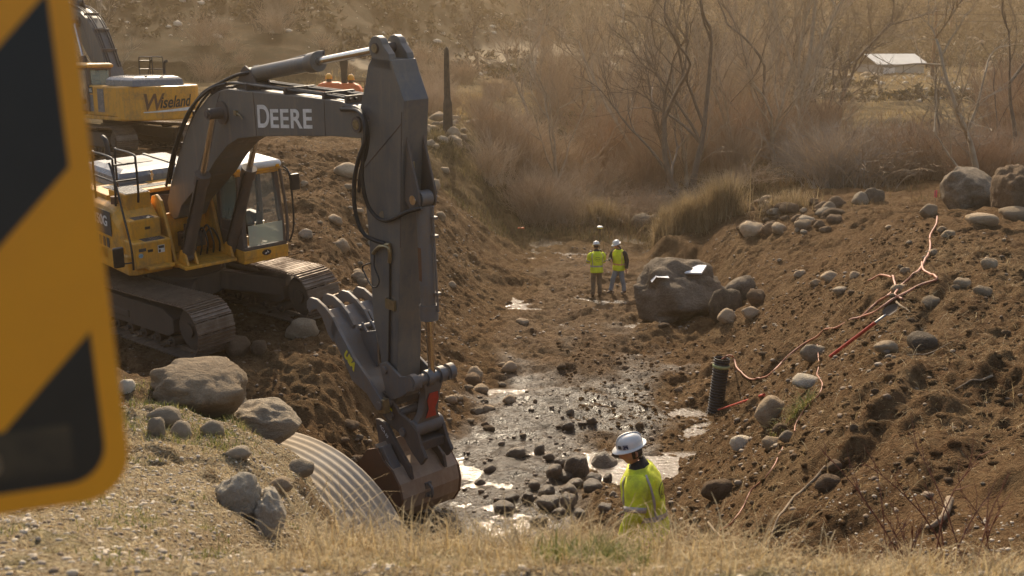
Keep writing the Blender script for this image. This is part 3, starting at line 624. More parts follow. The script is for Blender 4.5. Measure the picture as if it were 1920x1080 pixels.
    for sgn in (-1, 1):
        y = sgn * .302; b = MB()
        b.cyl((6.44, y, 4.62), (6.44, y + sgn * .05, 4.62), .115, n=22); W(b.xf(pu), 'nose_pin', 'greyflat', boom, smooth='auto'); b = MB(); b.cyl((2.42, y, 4.33), (2.42, y + sgn * .30, 4.33), .095, n=18); b.cyl((2.42, y + sgn * .30, 4.33), (2.42, y + sgn * .33, 4.33), .06, n=18)
        b.cyl((2.42, y, 4.33), (2.42, y + sgn * .04, 4.33), .2, n=24)
        W(b.xf(pu), 'boom_pin', 'greyflat', boom, smooth='auto')
    b = MB()
    for sgn in (-1, 1):
        b.cyl((6.44, sgn * .352, 4.62), (6.44, sgn * .362, 4.62), .075, n=18)
        for k in range(5):
            a = k * 2 * math.pi / 5; b.cyl((6.44 + .05 * math.cos(a), sgn * .362, 4.62 + .05 * math.sin(a)), (6.44 + .05 * math.cos(a), sgn * .37, 4.62 + .05 * math.sin(a)), .012, n=6)
    W(b.xf(pu), 'pin_cap', 'brass', boom, smooth='auto')
    # ribs and weld seams on the side plate
    for y in (-.3035, .3005):
        for (xa, za, xb, zb) in ((3.5, 4.07, 3.46, 4.79), (5.55, 4.335, 5.55, 4.885), (1.14, 2.78, 2.35, 4.66)):
            b = MB(); b.tube([(xa, y + .001, za), (xb, y + .001, zb)], .006, 6); W(b.xf(pu), 'weld_seam', 'greyflat', boom)
    if first:
        p0 = local_of(484, 239, 1, -.31, Rm, O); p1 = local_of(586, 241.5, 1, -.31, Rm, O); dx = Vector(p1 - p0)
        tt = text('boom_lettering', 'D', 1, M['white'], boom, Matrix.Identity(4), off=.02)
        bpy.data.objects.remove(tt)
        for (s_, xa, xb, top) in (('D', 484, 506, 197), ('EERE', 508, 586, 205)):
            q0 = local_of(xa, 239.3 + (xa - 484) * .02, 1, -.306, Rm, O); q1 = local_of(xb, 239.3 + (xb - 484) * .02, 1, -.306, Rm, O); qt = local_of(xa, top, 1, -.306, Rm, O)
            tt = text('boom_lettering', s_, 1, M['white'], boom, Matrix.Identity(4), off=.022, ext=.0001, space=1.06)
            vs = np.array([v_.co[:] for v_ in tt.data.vertices]); mn, mx = vs.min(0), vs.max(0)
            xv = Vector(q1 - q0); zv = Vector((-.0, 0, 1)) * (Vector(qt - q0).z)
            for v_ in tt.data.vertices:
                u_ = (v_.co.x - mn[0]) / (mx[0] - mn[0]); w_ = (v_.co.y - mn[1]) / (mx[1] - mn[1]); v_.co = Vector(q0) + xv * u_ + zv * w_ + Vector((0, -v_.co.z * 8, 0))
    else:
        text('boom_lettering', 'Wiseland', .42, M['decalyellow'], boom, pu @ axes((5.2, .306, 4.40), (-1, 0, .06), (0, 0, 1)), shear=.3, off=.006)
    # hydraulic lines along the top of the boom
    for y in (-.24, -.14, .14, .24):
        b = MB(); b.tube([(.35, y, 2.9 + .1), (.72, y, 3.50), (1.1, y, 3.98), (1.45, y, 4.33), (1.85, y, 4.60), (2.3, y, 4.78), (2.8, y, 4.86), (4.0, y, 4.90), (5.6, y, 4.95), (6.2, y, 4.95)], .024, 8, 4)
        W(b.xf(pu), 'hydraulic_line', 'blackpaint', boom, smooth='auto')
    for (x, z) in ((.75, 3.5), (1.3, 4.14), (2.0, 4.62), (3.2, 4.81), (4.4, 4.86), (5.5, 4.90), (6.1, 4.91)):
        b = MB(); b.box((x - .03, -.29, z - .02), (x + .03, .29, z + .09)); W(b.xf(pu), 'line_clamp', 'greyflat', boom, bevel=.01)
    if first:
        b = MB(); plate_hose(b, [(.25, -.34, 2.75), (.7, -.335, 3.55), (1.2, -.33, 4.14), (1.75, -.32, 4.58), (2.3, -.3, 4.80), (2.75, -.2, 4.98), (3.1, -.12, 5.06)], .03)
        plate_hose(b, [(.2, -.38, 2.7), (.6, -.40, 3.35), (1.1, -.40, 3.98), (1.5, -.38, 4.36), (2.1, -.34, 4.7), (2.6, -.3, 4.84)], .026)
        plate_hose(b, [(2.3, .1, 4.82), (2.6, .14, 5.0), (2.9, .1, 5.12), (3.3, .08, 5.1)], .026)
        W(b, 'boom_hose', 'black', boom, smooth='auto')
        b = MB(); b.box((2.85, -.345, 4.34), (2.93, -.30, 4.42)); b.tube([(2.93, -.33, 4.38), (3.06, -.34, 4.36), (3.1, -.32, 4.3)], .012); W(b, 'grease_fitting', 'brass', boom)
    # boom cylinders
    for y in (-.44, .48):
        base = Vector((.98, y, 1.52)); top = pu @ Vector((2.42, -.47 if y < 0 else .47, 4.33)); mid = base + (top - base) * .58
        b = MB(); b.cyl(base + (top - base) * .03, mid, .115, n=22); b.cyl(mid - (top - base) * .05, mid + (top - base) * .012, .14, n=22); b.cyl((.98, y - .07, 1.52), (.98, y + .07, 1.52), .12, n=18)
        cy = W(b, 'boom_cylinder', 'greyflat', smooth='auto')
        b = MB(); b.cyl(mid, top, .055, n=18); W(b, 'piston_rod', 'chrome', cy, smooth='auto')
        b = MB(); b.tube([base + Vector((.05, -.13, .15)), mid + Vector((.05, -.13, -.05))], .02); W(b, 'oil_pipe', 'blackpaint', cy, smooth='auto')
    # arm cylinder on top of the boom
    a0 = pu @ Vector((2.95, 0, 5.0)); a1 = pu @ Vector((6.78, 0, 5.73)); am = a0 + (a1 - a0) * .52
    b = MB()
    for y in (-.14, .10): b.prism([(2.6, 4.72), (3.4, 4.78), (3.1, 5.1), (2.95, 5.16), (2.82, 5.08)], y, y + .04)
    W(b.xf(pu), 'cylinder_lug', 'greyflat', boom, bevel=.01)
    b = MB(); b.cyl(a0 + (a1 - a0) * .03, am, .125, n=24); b.cyl(am - (a1 - a0) * .045, am + (a1 - a0) * .01, .155, n=24); b.cyl(a0 - Vector((0, .08, 0)), a0 + Vector((0, .08, 0)), .12, n=18)
    acy = W(b, 'arm_cylinder', 'grey', smooth='auto')
    b = MB(); b.cyl(am, a1, .062, n=20); W(b, 'piston_rod', 'chrome', acy, smooth='auto')
    b = MB(); b.tube([a0 + Vector((.1, .15, .1)), am + Vector((-.2, .15, .12)), am + Vector((0, .1, .1))], .024, 8, 3); W(b, 'oil_pipe', 'blackpaint', acy, smooth='auto')
    # ---------------- stick
    so_ = [(6.60, 5.48), (6.52, 5.22), (6.41, 4.95), (6.36, 4.8), (6.34, 4.55), (6.38, 4.2), (6.43, 3.5), (6.50, 2.9), (6.52, 2.2), (6.55, 1.6), (6.70, 1.1), (6.80, .50), (6.88, .38), (7.06, .38), (7.12, .48), (7.14, 1.0), (7.19, 1.76), (7.26, 2.68), (7.33, 3.75), (7.40, 4.53), (7.44, 5.06), (7.24, 5.42), (7.16, 5.60), (6.70, 5.60)]
    b = MB().prism(so_, -.22, .22)
    for y in (-.22, .10): b.prism(circ(6.80, 5.74, .17, 16, 20, 230) + [(6.66, 5.45), (7.18, 5.45), (7.1, 5.68)], y, y + .12)
    stick = W(b.xf(pu), 'stick', 'grey', bevel=.012)
    b = MB()
    for y in (-.222, .222):
        for (xa, za, xb, zb) in ((6.42, 3.95, 7.39, 4.75), (7.28, 2.9, 7.38, 4.9)):
            c_ = MB(); c_.tube([(xa, y, za), (xb, y, zb)], .008, 6); W(c_.xf(pu), 'weld_seam', 'greyflat', stick)
    b.cyl((6.8, -.24, 5.74), (6.8, .24, 5.74), .075, n=18); W(b.xf(pu), 'clevis_pin', 'greyflat', stick, smooth='auto'); b = MB(); b.cyl((6.44, -.26, 4.62), (6.44, .26, 4.62), .18, n=20)
    W(b.xf(pu), 'stick_pin', 'greyflat', stick, smooth='auto')
    b = MB(); b.cyl((6.8, -.252, 5.74), (6.8, -.241, 5.74), .062, n=18); W(b.xf(pu), 'pin_cap', 'brass', stick, smooth='auto')
    b = MB()
    for y in (-.17, .13): b.prism([(7.40, 4.55), (7.44, 4.4), (7.66, 3.78), (7.67, 3.6), (7.58, 3.5), (7.46, 3.5), (7.33, 3.62)], y, y + .04)
    W(b.xf(pu), 'cylinder_bracket', 'greyflat', stick, bevel=.01)
    b = MB(); b.cyl((7.56, -.2, 3.66), (7.56, .2, 3.66), .07, n=16); W(b.xf(pu), 'pin', 'chrome', stick, smooth='auto')
    c0 = Vector((7.56, 0, 3.66)); c1 = Vector((7.70, 0, .98)); cm = c0 + (c1 - c0) * .66
    b = MB(); b.cyl(c0 + (c1 - c0) * .04, cm, .115, n=22); b.cyl(cm - (c1 - c0) * .07, cm + (c1 - c0) * .015, .14, n=22); b.cyl((7.56, -.1, 3.66), (7.56, .1, 3.66), .12, n=18)
    bc = W(b.xf(pu), 'bucket_cylinder', 'steel', smooth='auto')
    b = MB(); b.cyl(cm, c1, .055, n=18); W(b.xf(pu), 'piston_rod', 'chrome', bc, smooth='auto')
    b = MB(); b.tube([c0 + Vector((.15, .06, -.1)), c0 + Vector((.14, .06, -.3)), cm + Vector((.14, .06, .1))], .018, 8, 2)
    for t in (.1, .2, .52): b.box(tuple(c0 + (c1 - c0) * t + Vector((.05, .02, -.02))), tuple(c0 + (c1 - c0) * t + Vector((.19, .1, .02))))
    W(b.xf(pu), 'oil_pipe', 'steel', bc, smooth='auto')
    b = MB(); b.rings([[Vector((7.56 + .118 * math.cos(a) + .04 * (3.66 - z_) , .118 * math.sin(a) , z_)) for a in np.linspace(-1.9, -.4, 6)] for z_ in (2.95, 2.75, 2.6, 2.45)], cap=False)
    if first: W(b, 'rust_patch', 'rustbrown', bc)
    if first:
        # looping hoses between boom and stick
        def hp(px, py, y): return Vector(local_of(px, py, 1, y, Rm, O))
        hs = [([(640, 205, -.3), (668, 207, -.36), (682, 225, -.42), (684, 262, -.44), (672, 300, -.46), (664, 345, -.46), (667, 400, -.44), (684, 440, -.38), (722, 457, -.27)], .032),
              ([(640, 200, -.26), (672, 205, -.34), (687, 240, -.40), (680, 300, -.42), (680, 345, -.42), (690, 385, -.36), (708, 408, -.30), (730, 413, -.28), (762, 398, -.26), (790, 390, -.16)], .030),
              ([(655, 205, -.28), (680, 215, -.36), (690, 250, -.38), (686, 290, -.38), (676, 320, -.40), (673, 360, -.40)], .026)]
        for P_, r_ in hs:
            b = MB(); b.tube([hp(*q) for q in P_], r_, 10, 6); W(b, 'stick_hose', 'black', stick, smooth='auto')
        b = MB(); b.tube([hp(700, 475, -.25), hp(712, 462, -.28), hp(728, 464, -.28), hp(731, 480, -.26), hp(730, 492, -.25)], .03, 8, 2); b.tube([hp(714, 458, -.27), hp(730, 458, -.27), hp(732, 475, -.25)], .028, 8)
        W(b, 'hose_fitting', 'brass', stick, smooth='auto')
        b = MB(); b.tube([hp(731, 490, -.24), hp(731, 560, -.24), hp(729, 690, -.24)], .016, 8)
        b.tube([hp(702, 478, -.25), hp(702, 500, -.27), hp(711, 525, -.29), hp(706, 538, -.29), (hp(696, 535, -.27)), hp(685, 515, -.24), hp(680, 500, -.24), hp(695, 493, -.24)], .012, 8, 4)
        W(b, 'thumb_pipe', 'blackpaint', stick, smooth='auto')
        b = MB(); b.box(tuple(hp(724, 572, -.25) - Vector((0, .02, .04))), tuple(hp(740, 568, -.25) + Vector((0, .03, .03)))); W(b, 'pipe_clamp', 'brass', stick)
        b = MB()
        for (qx, qy) in ((717, 402),): b.cyl(hp(qx, qy, -.222), hp(qx, qy, -.235), .05, n=16)
        W(b, 'inspection_cover', 'tan', stick)
        b = MB(); q = hp(768, 310, -.12); b.box(tuple(q - Vector((.06, .03, .1))), tuple(q + Vector((.06, .05, .06))))
        for k in range(3): b.cyl(q + Vector((-.04 + .04 * k, 0, .06)), q + Vector((-.04 + .04 * k, 0, .13)), .013, n=8)
        W(b, 'grease_manifold', 'brass', stick, bevel=.01)
    # linkage, coupler, bucket
    b = MB()
    for y in (-.30, .26): b.prism([(6.78, .98), (6.96, 1.06), (7.30, .92), (7.64, 1.02), (7.78, 1.02), (7.80, .88), (7.60, .80), (7.30, .58), (7.06, .46), (6.95, .52), (6.86, .74)], y, y + .045)
    b.cyl((6.93, -.33, .92), (6.93, .33, .92), .06, n=14); sl_ = W(b.xf(pu), 'side_link', 'steel', bevel=.01)
    b = MB(); b.cyl((7.70, -.42, .96), (7.70, .42, .96), .085, n=20)
    for y in (-.36, -.08, .16, .34): b.cyl((7.70, y - .05, .96), (7.70, y + .05, .96), .125, n=20)
    W(b.xf(pu), 'link_pin', 'steel', smooth='auto')
    b = MB(); b.rings([[Vector((x, y, z)) for x, y in ((x0, -hw), (x0 + .14, -hw), (x0 + .14, hw), (x0, hw))] for z, x0, hw in ((.95, 7.62, .20), (.7, 7.58, .14), (.35, 7.50, .15), (.18, 7.46, .24), (.05, 7.46, .24))])
    b.cyl((7.53, -.27, .12), (7.53, .27, .12), .13, n=20); hl = W(b.xf(pu), 'bucket_link', 'steel', smooth='auto', bevel=.012)
    b = MB(); b.rings([[Vector((x, y, z)) for x, y in ((x0, -hw), (x0 + .005, -hw), (x0 + .005, hw), (x0, hw))] for z, x0, hw in ((.72, 7.7335, .08), (.6, 7.714, .11), (.45, 7.688, .06), (.30, 7.659, .10))]); W(b.xf(pu), 'red_paint_mark', 'red', hl)
    b = MB(); cpo = [(6.78, .52), (6.92, .50), (7.08, .42), (7.22, .30), (7.46, .24), (7.66, .13), (7.75, -.08), (7.87, -.24), (7.75, -.39), (7.55, -.27), (7.31, -.06), (6.98, .02), (6.78, .15), (6.72, .34)]
    for y in (-.28, .22): b.prism(cpo, y, y + .06)
    b.box((7.35, -.22, -.2), (7.7, .22, -.05)); cpl = W(b.xf(pu), 'coupler', 'greyflat', bevel=.012)
    b = MB(); b.cyl((7.03, -.32, .2), (7.03, .32, .2), .07, n=16); b.cyl((7.33, -.31, .02), (7.33, .31, .02), .07, n=16); W(b.xf(pu), 'coupler_pin', 'steel', cpl, smooth='auto')
    if first:
        b = MB(); b.prism([(6.86, .40), (7.06, .30), (7.05, .17), (6.86, .27)], -.286, -.2805); W(b, 'yellow_decal', 'decalyellow', cpl)
        text('coupler_mark', 'WB', .10, M['blackpaint'], cpl, axes((6.87, -.288, .275), (1, 0, -.5), (.5, 0, 1)), off=.004)
    # bucket
    def shell(off): return [(6.98, -.22), (7.2, -.40), (7.42, -.50), (7.60, -.68), (7.66, -.9), (7.63, -1.12), (7.5, -1.32), (7.25, -1.43), (6.95, -1.45), (6.6, -1.36), (6.28, -1.18)]
    S = shell(0)
    ins = []
    for i, p in enumerate(S):
        a_ = S[max(i-1, 0)]; c_ = S[min(i+1, len(S)-1)]; d_ = Vector((c_[0]-a_[0], c_[1]-a_[1])).normalized(); ins.append((p[0] + d_.y * .035, p[1] - d_.x * .035))
    b = MB().prism(S + ins[::-1], -.56, .56)
    buck = W(b.xf(pu), 'bucket', 'bucket', bevel=.006)
    b = MB()
    for y in (-.59, .55):
        b.prism([(6.80, -.36), (7.06, -.25), (7.22, -.41), (7.43, -.51), (7.61, -.70), (7.67, -.9), (7.64, -1.13), (7.5, -1.34), (7.25, -1.45), (6.6, -1.38), (6.26, -1.2), (6.36, -.86), (6.45, -.80)], y, y + .04)
    W(b.xf(pu), 'side_plate', 'rustbrown', buck, bevel=.008)
    b = MB(); b.box((6.14, -.59, -1.24), (6.34, .59, -1.19))
    for y in (-.5, -.25, 0, .25, .5): b.prism([(6.3, -1.26), (6.3, -1.15), (5.98, -1.16), (6.0, -1.19)], y - .05, y + .05)
    W(b.xf(pu), 'teeth', 'steel', buck)
    b = MB()
    for y in (-.36, .29):
        b.prism([(6.72, .06), (6.80, .08), (7.0, .06), (7.25, -.19), (7.57, -.46), (7.62, -.66), (7.28, -.55), (7.04, -.42), (6.80, -.38)], y, y + .06)
    er = W(b.xf(pu), 'bucket_ear', 'greyflat', buck, bevel=.012)
    b = MB(); b.prism([(6.80, -.41), (7.14, -.2), (7.37, -.46), (7.60, -.68), (7.2, -.7)], -.55, -.38); b.prism([(7.06, -.25), (7.37, -.46), (7.60, -.68), (7.2, -.5)], .38, .55)
    W(b.xf(pu), 'ear_gusset', 'steel', buck, bevel=.02)
    if first:
        text('chalk_mark', 'ACA 03', .075, M['whitecard'], buck, axes((6.83, -.363, -.02), (1, 0, -.75), (.75, 0, 1)), ext=.001)
        # lifting eye on the bucket back
        b = MB(); b.tube([(7.63, -.06, -.80), (7.73, -.06, -.84), (7.74, -.06, -.98), (7.64, -.06, -1.0)], .022, 8, 4); b.box((7.61, -.12, -.78), (7.655, 0, -1.02)); W(b, 'lifting_eye', 'steel', buck, smooth='auto')
    # thumb
    if first:
        def fin(y, sc_=1.0):
            P_ = [(5.07, 1.50), (5.08, 1.62), (5.18, 1.70), (5.36, 1.71), (5.58, 1.64), (5.80, 1.52), (5.95, 1.36), (5.80, 1.10), (5.66, 1.20), (5.50, 1.46), (5.36, 1.55), (5.22, 1.50), (5.16, 1.43)]
            return [(5.9 + (x - 5.9) * sc_, z) for x, z in P_]
        b = MB()
        for y in (-.45, -.15, .15, .45): b.prism(fin(y), y - .028, y + .028)
        b.cyl((5.70, -.45, 1.40), (5.70, .45, 1.40), .045, n=14)
        th = W(b, 'thumb', 'steel', bevel=.01)
        b = MB()
        arm = [(5.80, 1.50), (5.95, 1.36), (6.34, 1.0), (6.75, .74), (7.06, .50), (7.05, .34), (6.92, .30), (6.77, .42), (6.67, .5), (6.29, .6), (6.05, .92), (5.84, 1.12), (5.74, 1.3)]
        b.prism(arm, -.478, -.422); b.prism([(x, z) for x, z in arm], .20, .25)
        b.cyl((7.0, -.5, .40), (7.0, .3, .40), .07, n=16); W(b, 'thumb_arm', 'steel', th, bevel=.01)
        b = MB(); b.rings([[Vector((x, y, z)) for x, y in ((x0, -.43), (x0 + .05, -.43), (x0 + .05, yf), (x0, yf))] for x0, z, yf in ((5.52, 1.56, .46), (5.78, 1.38, .46), (6.02, 1.12, .45), (6.3, .84, .42), (6.6, .62, .34), (6.85, .45, .28))]); W(b, 'thumb_web', 'steel', th, bevel=.008)
        b = MB()
        for k in range(9): b.cyl((6.0 + .05 * k, .1 - .04 * (k % 3), 1.13 - .055 * k), (6.03 + .05 * k, .1 - .04 * (k % 3), 1.16 - .055 * k), .012, n=8)
        W(b, 'bolt', 'black', th)
        b = MB()
        for y in (-.1, .06): b.prism([(5.98, 1.30), (6.05, 1.42), (6.18, 1.30), (6.42, 1.38), (6.46, 1.2), (6.46, .8), (6.3, .72), (6.2, .9)], y, y + .04)
        b.cyl((6.05, -.16, 1.34), (6.05, .16, 1.34), .045, n=12); W(b, 'thumb_cylinder', 'steel', th, bevel=.01)
        text('thumb_lettering', 'USA', .17, M['decalyellow'], th, axes((6.10, -.482, .98), (.72, 0, -.55), (.55, 0, .72)), off=.012)
        b = MB(); b.prism([(6.9, .5), (7.1, .52), (7.12, .3), (6.95, .26)], -.47, -.36); W(b, 'pivot_block', 'brass', th, bevel=.01)
    return root
excavator('excavator', 'large yellow excavator in front, its dark boom and bucket reaching down into the creek', RB, O1, R(9.72), True)
O2 = np.array([-12.62, 38.3, 0]); O2[2] = 4.44
yw = R(138); R2 = .89 * np.array([[math.cos(yw), -math.sin(yw), 0], [math.sin(yw), math.cos(yw), 0], [0, 0, 1.0]])
ex2 = excavator('excavator', 'yellow excavator parked behind on the bank, script lettering across its counterweight', R2, O2, R(-42 - 138), False, R(8))
cw2 = [c_ for c_ in ex2.children if c_.name.startswith('counterweight')][0]
# script lettering on the curved rear; drawn to follow the counterweight
def rear_text(s, size, ya, za, mat, nm, shear, sx, off, tilt=0):
    t_ = text(nm, s, size, mat, cw2, Matrix.Identity(4), shear=shear, off=off, sx=sx, ext=.004)
    for v_ in t_.data.vertices:
        y = ya - v_.co.x; z = za + v_.co.y + v_.co.x * tilt; q = max(0, 1 - (y / 1.46) ** 2) ** .375
        v_.co = Vector((-2.45 - .95 * q - .006 - v_.co.z, y, z))
    return t_
rear_text('W', .78, 1.08, 1.62, M['rustbrown'], 'script_capital', .25, .82, .012, .02)
rear_text('iseland', .56, .50, 1.68, M['blackpaint'], 'script_lettering', .32, .80, .010, .03)
rear_text('CO', .15, -.74, 1.60, M['blackpaint'], 'small_lettering', .1, 1.2, .003, .03)
b = MB(); rg = []
for k in range(20):
    y = 1.02 - k * .1; q = max(0, 1 - (y / 1.46) ** 2) ** .375; x = -2.45 - .95 * q - .008; h = .03 + .13 * (k / 19)
    rg.append([Vector((x, y, 1.53 + k * .002)), Vector((x - .004, y, 1.53 + k * .002)), Vector((x - .004, y, 1.53 + h)), Vector((x, y, 1.53 + h))])
b.rings(rg).build('white_swoosh', M['white'], cw2)

# ------------------------------------------------------------------ people
def fabric(name, c1, c2, rough=.85, b_=.35):
    return simple(name, c1, c2, rough, 0, 9, .35, .72, b_, 26)
M['hivis'] = fabric('hi_vis_fabric', (.80, .86, .035), (.62, .70, .03)); M['hivis_dirty'] = fabric('dirty_hi_vis_fabric', (.82, .88, .035), (.46, .48, .06))
M['reflect'] = fabric('reflective_tape', (.46, .41, .37), (.36, .32, .28), .5, .1); M['reflect_or'] = fabric('orange_tape', (.75, .33, .12), (.7, .5, .35), .5, .1)
M['skin'] = simple('skin', (.50, .25, .165), (.42, .19, .12), .55, 0, 18, .3, .7)
M['hair'] = simple('dark_hair', (.03, .02, .014), (.05, .033, .02), .7, 0, 60)
M['tanfab'] = fabric('tan_work_cloth', (.20, .155, .10), (.14, .105, .068)); M['denim'] = fabric('denim', (.17, .21, .25), (.25, .29, .32)); M['blackfab'] = fabric('black_cloth', (.02, .018, .016), (.035, .03, .026))
M['helmet'] = simple('helmet_white', (.80, .77, .70), (.66, .62, .54), .3, 0, 7, .4, .8, coat=.3)
M['boot'] = simple('work_boot', (.09, .06, .04), (.14, .10, .065), .7, 0, 12)
def smooth_pts(P, sub=4):
    return P
def person(name, loc, yaw, label, group=None, lean=0, head=(0, 0), feet=((0, .1), (0, -.1)), arms=None, top='hivis', vest=False, trous='tanfab', emblem=False, scale=1.0, near=False):
    root = thing(name, loc, label, 'person', group, yaw); root.scale = (scale,) * 3
    Lr = Matrix.Translation((0, 0, .95)) @ Matrix.Rotation(R(lean), 4, 'Y') @ Matrix.Translation((0, 0, -.95))
    up = lambda p: Lr @ Vector(p)
    nk = up((0.0, 0, 1.50)); Hm = Matrix.Translation(nk) @ Matrix.Rotation(R(head[1]), 4, 'Z') @ Matrix.Rotation(R(head[0] + lean), 4, 'Y')
    hc = Hm @ Vector((.035, 0, .17))
    # skeleton for the skin modifier
    V_ = []; E_ = []; Rr = []
    def v(p, r, par=None):
        V_.append(Vector(p)); Rr.append(r); i = len(V_) - 1
        if par is not None: E_.append((par, i))
        return i
    pel = v((0, 0, .95), .13); sp = v(up((0, 0, 1.15)), .13, pel); ch = v(up((.0, 0, 1.34)), .14, sp); n0 = v(up((0, 0, 1.48)), .06, ch); n1 = v(Hm @ Vector((.015, 0, .08)), .058, n0)
    A = arms or {1: [(.02, .30, 1.16), (.08, .30, .90)], -1: [(.02, -.30, 1.16), (.08, -.30, .90)]}
    hands = {}
    for s in (1, -1):
        sh = v(up((0, s * .19, 1.41)), .06, ch); el, wr = [up(q) for q in A[s]]
        e = v(el, .042, sh); w_ = v(wr, .03, e); d = (Vector(wr) - Vector(el)).normalized(); side = Vector((1, 0, 0)) if abs(d.x) < .7 else Vector((0, 0, 1)); side = (side - d * side.dot(d)).normalized()
        pm = v(Vector(wr) + d * .075, .034, w_); hands[s] = (Vector(wr), d, side)
        nrm = d.cross(side) * s
        for k, (o_, l_) in enumerate(((-.030, .062), (-.010, .074), (.010, .070), (.030, .055))):
            b0 = v(Vector(wr) + d * .10 + side * o_, .010, pm); b1 = v(Vector(wr) + d * (.10 + l_ * .5) + side * o_ - nrm * .008, .009, b0); v(Vector(wr) + d * (.10 + l_ * .85) + side * o_ - nrm * .03, .008, b1)
        t0 = v(Vector(wr) + d * .045 + side * .035, .012, pm); v(Vector(wr) + d * .085 + side * .055 - nrm * .02, .009, t0)
        fx, fy = feet[0] if s == 1 else feet[1]
        hp = v((0, s * .09, .90), .095, pel); kn = v((fx * .5 + .03, s * .09 + (fy - s * .09) * .5, .50), .058, hp); an = v((fx, fy, .09), .042, kn); v((fx + .16, fy + s * .02, .04), .035, an)
    me = bpy.data.meshes.new('body'); me.from_pydata([tuple(p) for p in V_], E_, []); ob = bpy.data.objects.new('tmp', me); C.objects.link(ob)
    ob.modifiers.new('s', 'SKIN'); sv = me.skin_vertices[0].data
    for i, r_ in enumerate(Rr): sv[i].radius = (r_, r_)
    sv[0].use_root = True
    mo = ob.modifiers.new('u', 'SUBSURF'); mo.levels = 2; mo.render_levels = 2
    me2 = bpy.data.meshes.new_from_object(ob.evaluated_get(bpy.context.evaluated_depsgraph_get())); bpy.data.objects.remove(ob)
    b = MB(); b.add([tuple(q.co) for q in me2.vertices], [tuple(p.vertices) for p in me2.polygons])
    # head with brow, nose, lips, chin and ears, grown on the neck
    nu, nv = 32, 24; hv = []
    for j in range(nv + 1):
        ph = math.pi * j / nv
        for i in range(nu):
            th = 2 * math.pi * i / nu; x, y, z = math.sin(ph) * math.cos(th), math.sin(ph) * math.sin(th), math.cos(ph)
            X_, Y_, Z_ = x * .102, y * .079, z * .122
            if z < 0: Y_ *= 1 - .30 * (-z) ** 1.3; X_ *= 1 - .12 * (-z)
            if x < 0 and z < -.3: X_ *= .75
            gs = lambda zy, zz, sy, sz: math.exp(-((Y_ - zy) / sy) ** 2 - ((Z_ - zz) / sz) ** 2) if x > .1 else 0
            X_ += .026 * gs(0, -.018, .012, .018) + .014 * gs(0, .004, .009, .02) + .009 * gs(0, -.055, .022, .008) + .010 * gs(0, -.088, .022, .016) + .007 * gs(0, .03, .045, .009) - .010 * (gs(.03, .012, .014, .010) + gs(-.03, .012, .014, .010)) - .005 * gs(0, -.066, .02, .005)
            hv.append(Hm @ Vector((X_ + .035, Y_, Z_ + .17)))
    hf = [(j*nu + i, j*nu + (i+1) % nu, (j+1)*nu + (i+1) % nu, (j+1)*nu + i) for j in range(nv) for i in range(nu)]
    b.add(hv, hf)
    for s in (1, -1):
        b.tube([Hm @ Vector((.02, s * .072, .19)), Hm @ Vector((.012, s * .088, .185)), Hm @ Vector((.012, s * .09, .16)), Hm @ Vector((.022, s * .074, .14))], [.008, .013, .012, .007], 8, 3)
    b.build('body', M['skin'], root, smooth=True)
    # hair below the helmet
    hb = MB(); rg = []
    for z_, k_ in ((.21, 1.05), (.18, 1.06), (.15, 1.06), (.125, .98)):
        rg.append([Hm @ Vector((.033 + .10 * k_ * math.cos(a), .079 * k_ * math.sin(a), z_)) for a in np.linspace(R(78), R(282), 18)])
    hb.rings(rg, cap=False); hb.build('hair', M['hair'], root, smooth=True, solid=.006)
    # helmet with a full brim
    h = MB(); rg = []
    hz_up = .022
    for z_, k_ in ((.205, 1.36), (.208, 1.40), (.216, 1.36), (.222, 1.12), (.26, 1.09), (.295, .98), (.32, .80), (.335, .52), (.34, .2)):
        rg.append([Hm @ Vector((.035 + .118 * k_ * math.cos(a) + (.016 * max(0, math.cos(a)) if k_ > 1.3 else 0), .100 * k_ * math.sin(a), z_ + .022 - (.012 * math.cos(a) if k_ > 1.3 else 0))) for a in np.linspace(0, 2 * math.pi, 33)[:-1]])
    h.rings(rg); he = h.build('hard_hat', M['helmet'], root, smooth='auto')
    rb = MB(); rb.tube([Hm @ Vector((.035 + .118 * k_ * c_, 0, z_ + .022)) for c_, k_, z_ in ((1, 1.1, .235), (1, 1.02, .285), (1, .8, .324), (1, .4, .341), (-1, .2, .343), (-1, .8, .324), (-1, 1.05, .28))], [(.012, .006)] * 7, 8, 3); rb.build('crown_ridge', M['helmet'], he, smooth=True)
    if near:
        for aa, mt, w2 in ((58, 'decalblue', .026), (30, 'whitecard', .02)):
            a = R(aa); cpt = Vector((.035 + .118 * 1.105 * math.cos(a), .1 * 1.105 * math.sin(a), .274)); tn = Vector((-math.sin(a), math.cos(a), 0)); nn = Vector((math.cos(a), math.sin(a), .15))
            q = MB(); q.v = [Hm @ (cpt + tn * sx * w2 + Vector((0, 0, 1)) * sz * w2 * .85 + nn * (.0015 + e_)) for e_ in (0, .002) for sx, sz in ((-1, -1), (1, -1), (1, 1), (-1, 1))]; q.f = [(0, 1, 2, 3), (4, 5, 6, 7), (0, 1, 5, 4), (2, 3, 7, 6)]
            q.build('helmet_sticker', M['badge_blue'] if mt == 'decalblue' else M['decalgrey'], he)
    # torso garment
    prof = [(.80, .165, .205), (.90, .160, .200), (1.02, .150, .190), (1.15, .155, .200), (1.28, .160, .218), (1.38, .145, .222), (1.44, .118, .195), (1.49, .085, .125), (1.515, .075, .095)]
    pz = np.array([p[0] for p in prof]); prx = np.array([p[1] for p in prof]); pry = np.array([p[2] for p in prof])
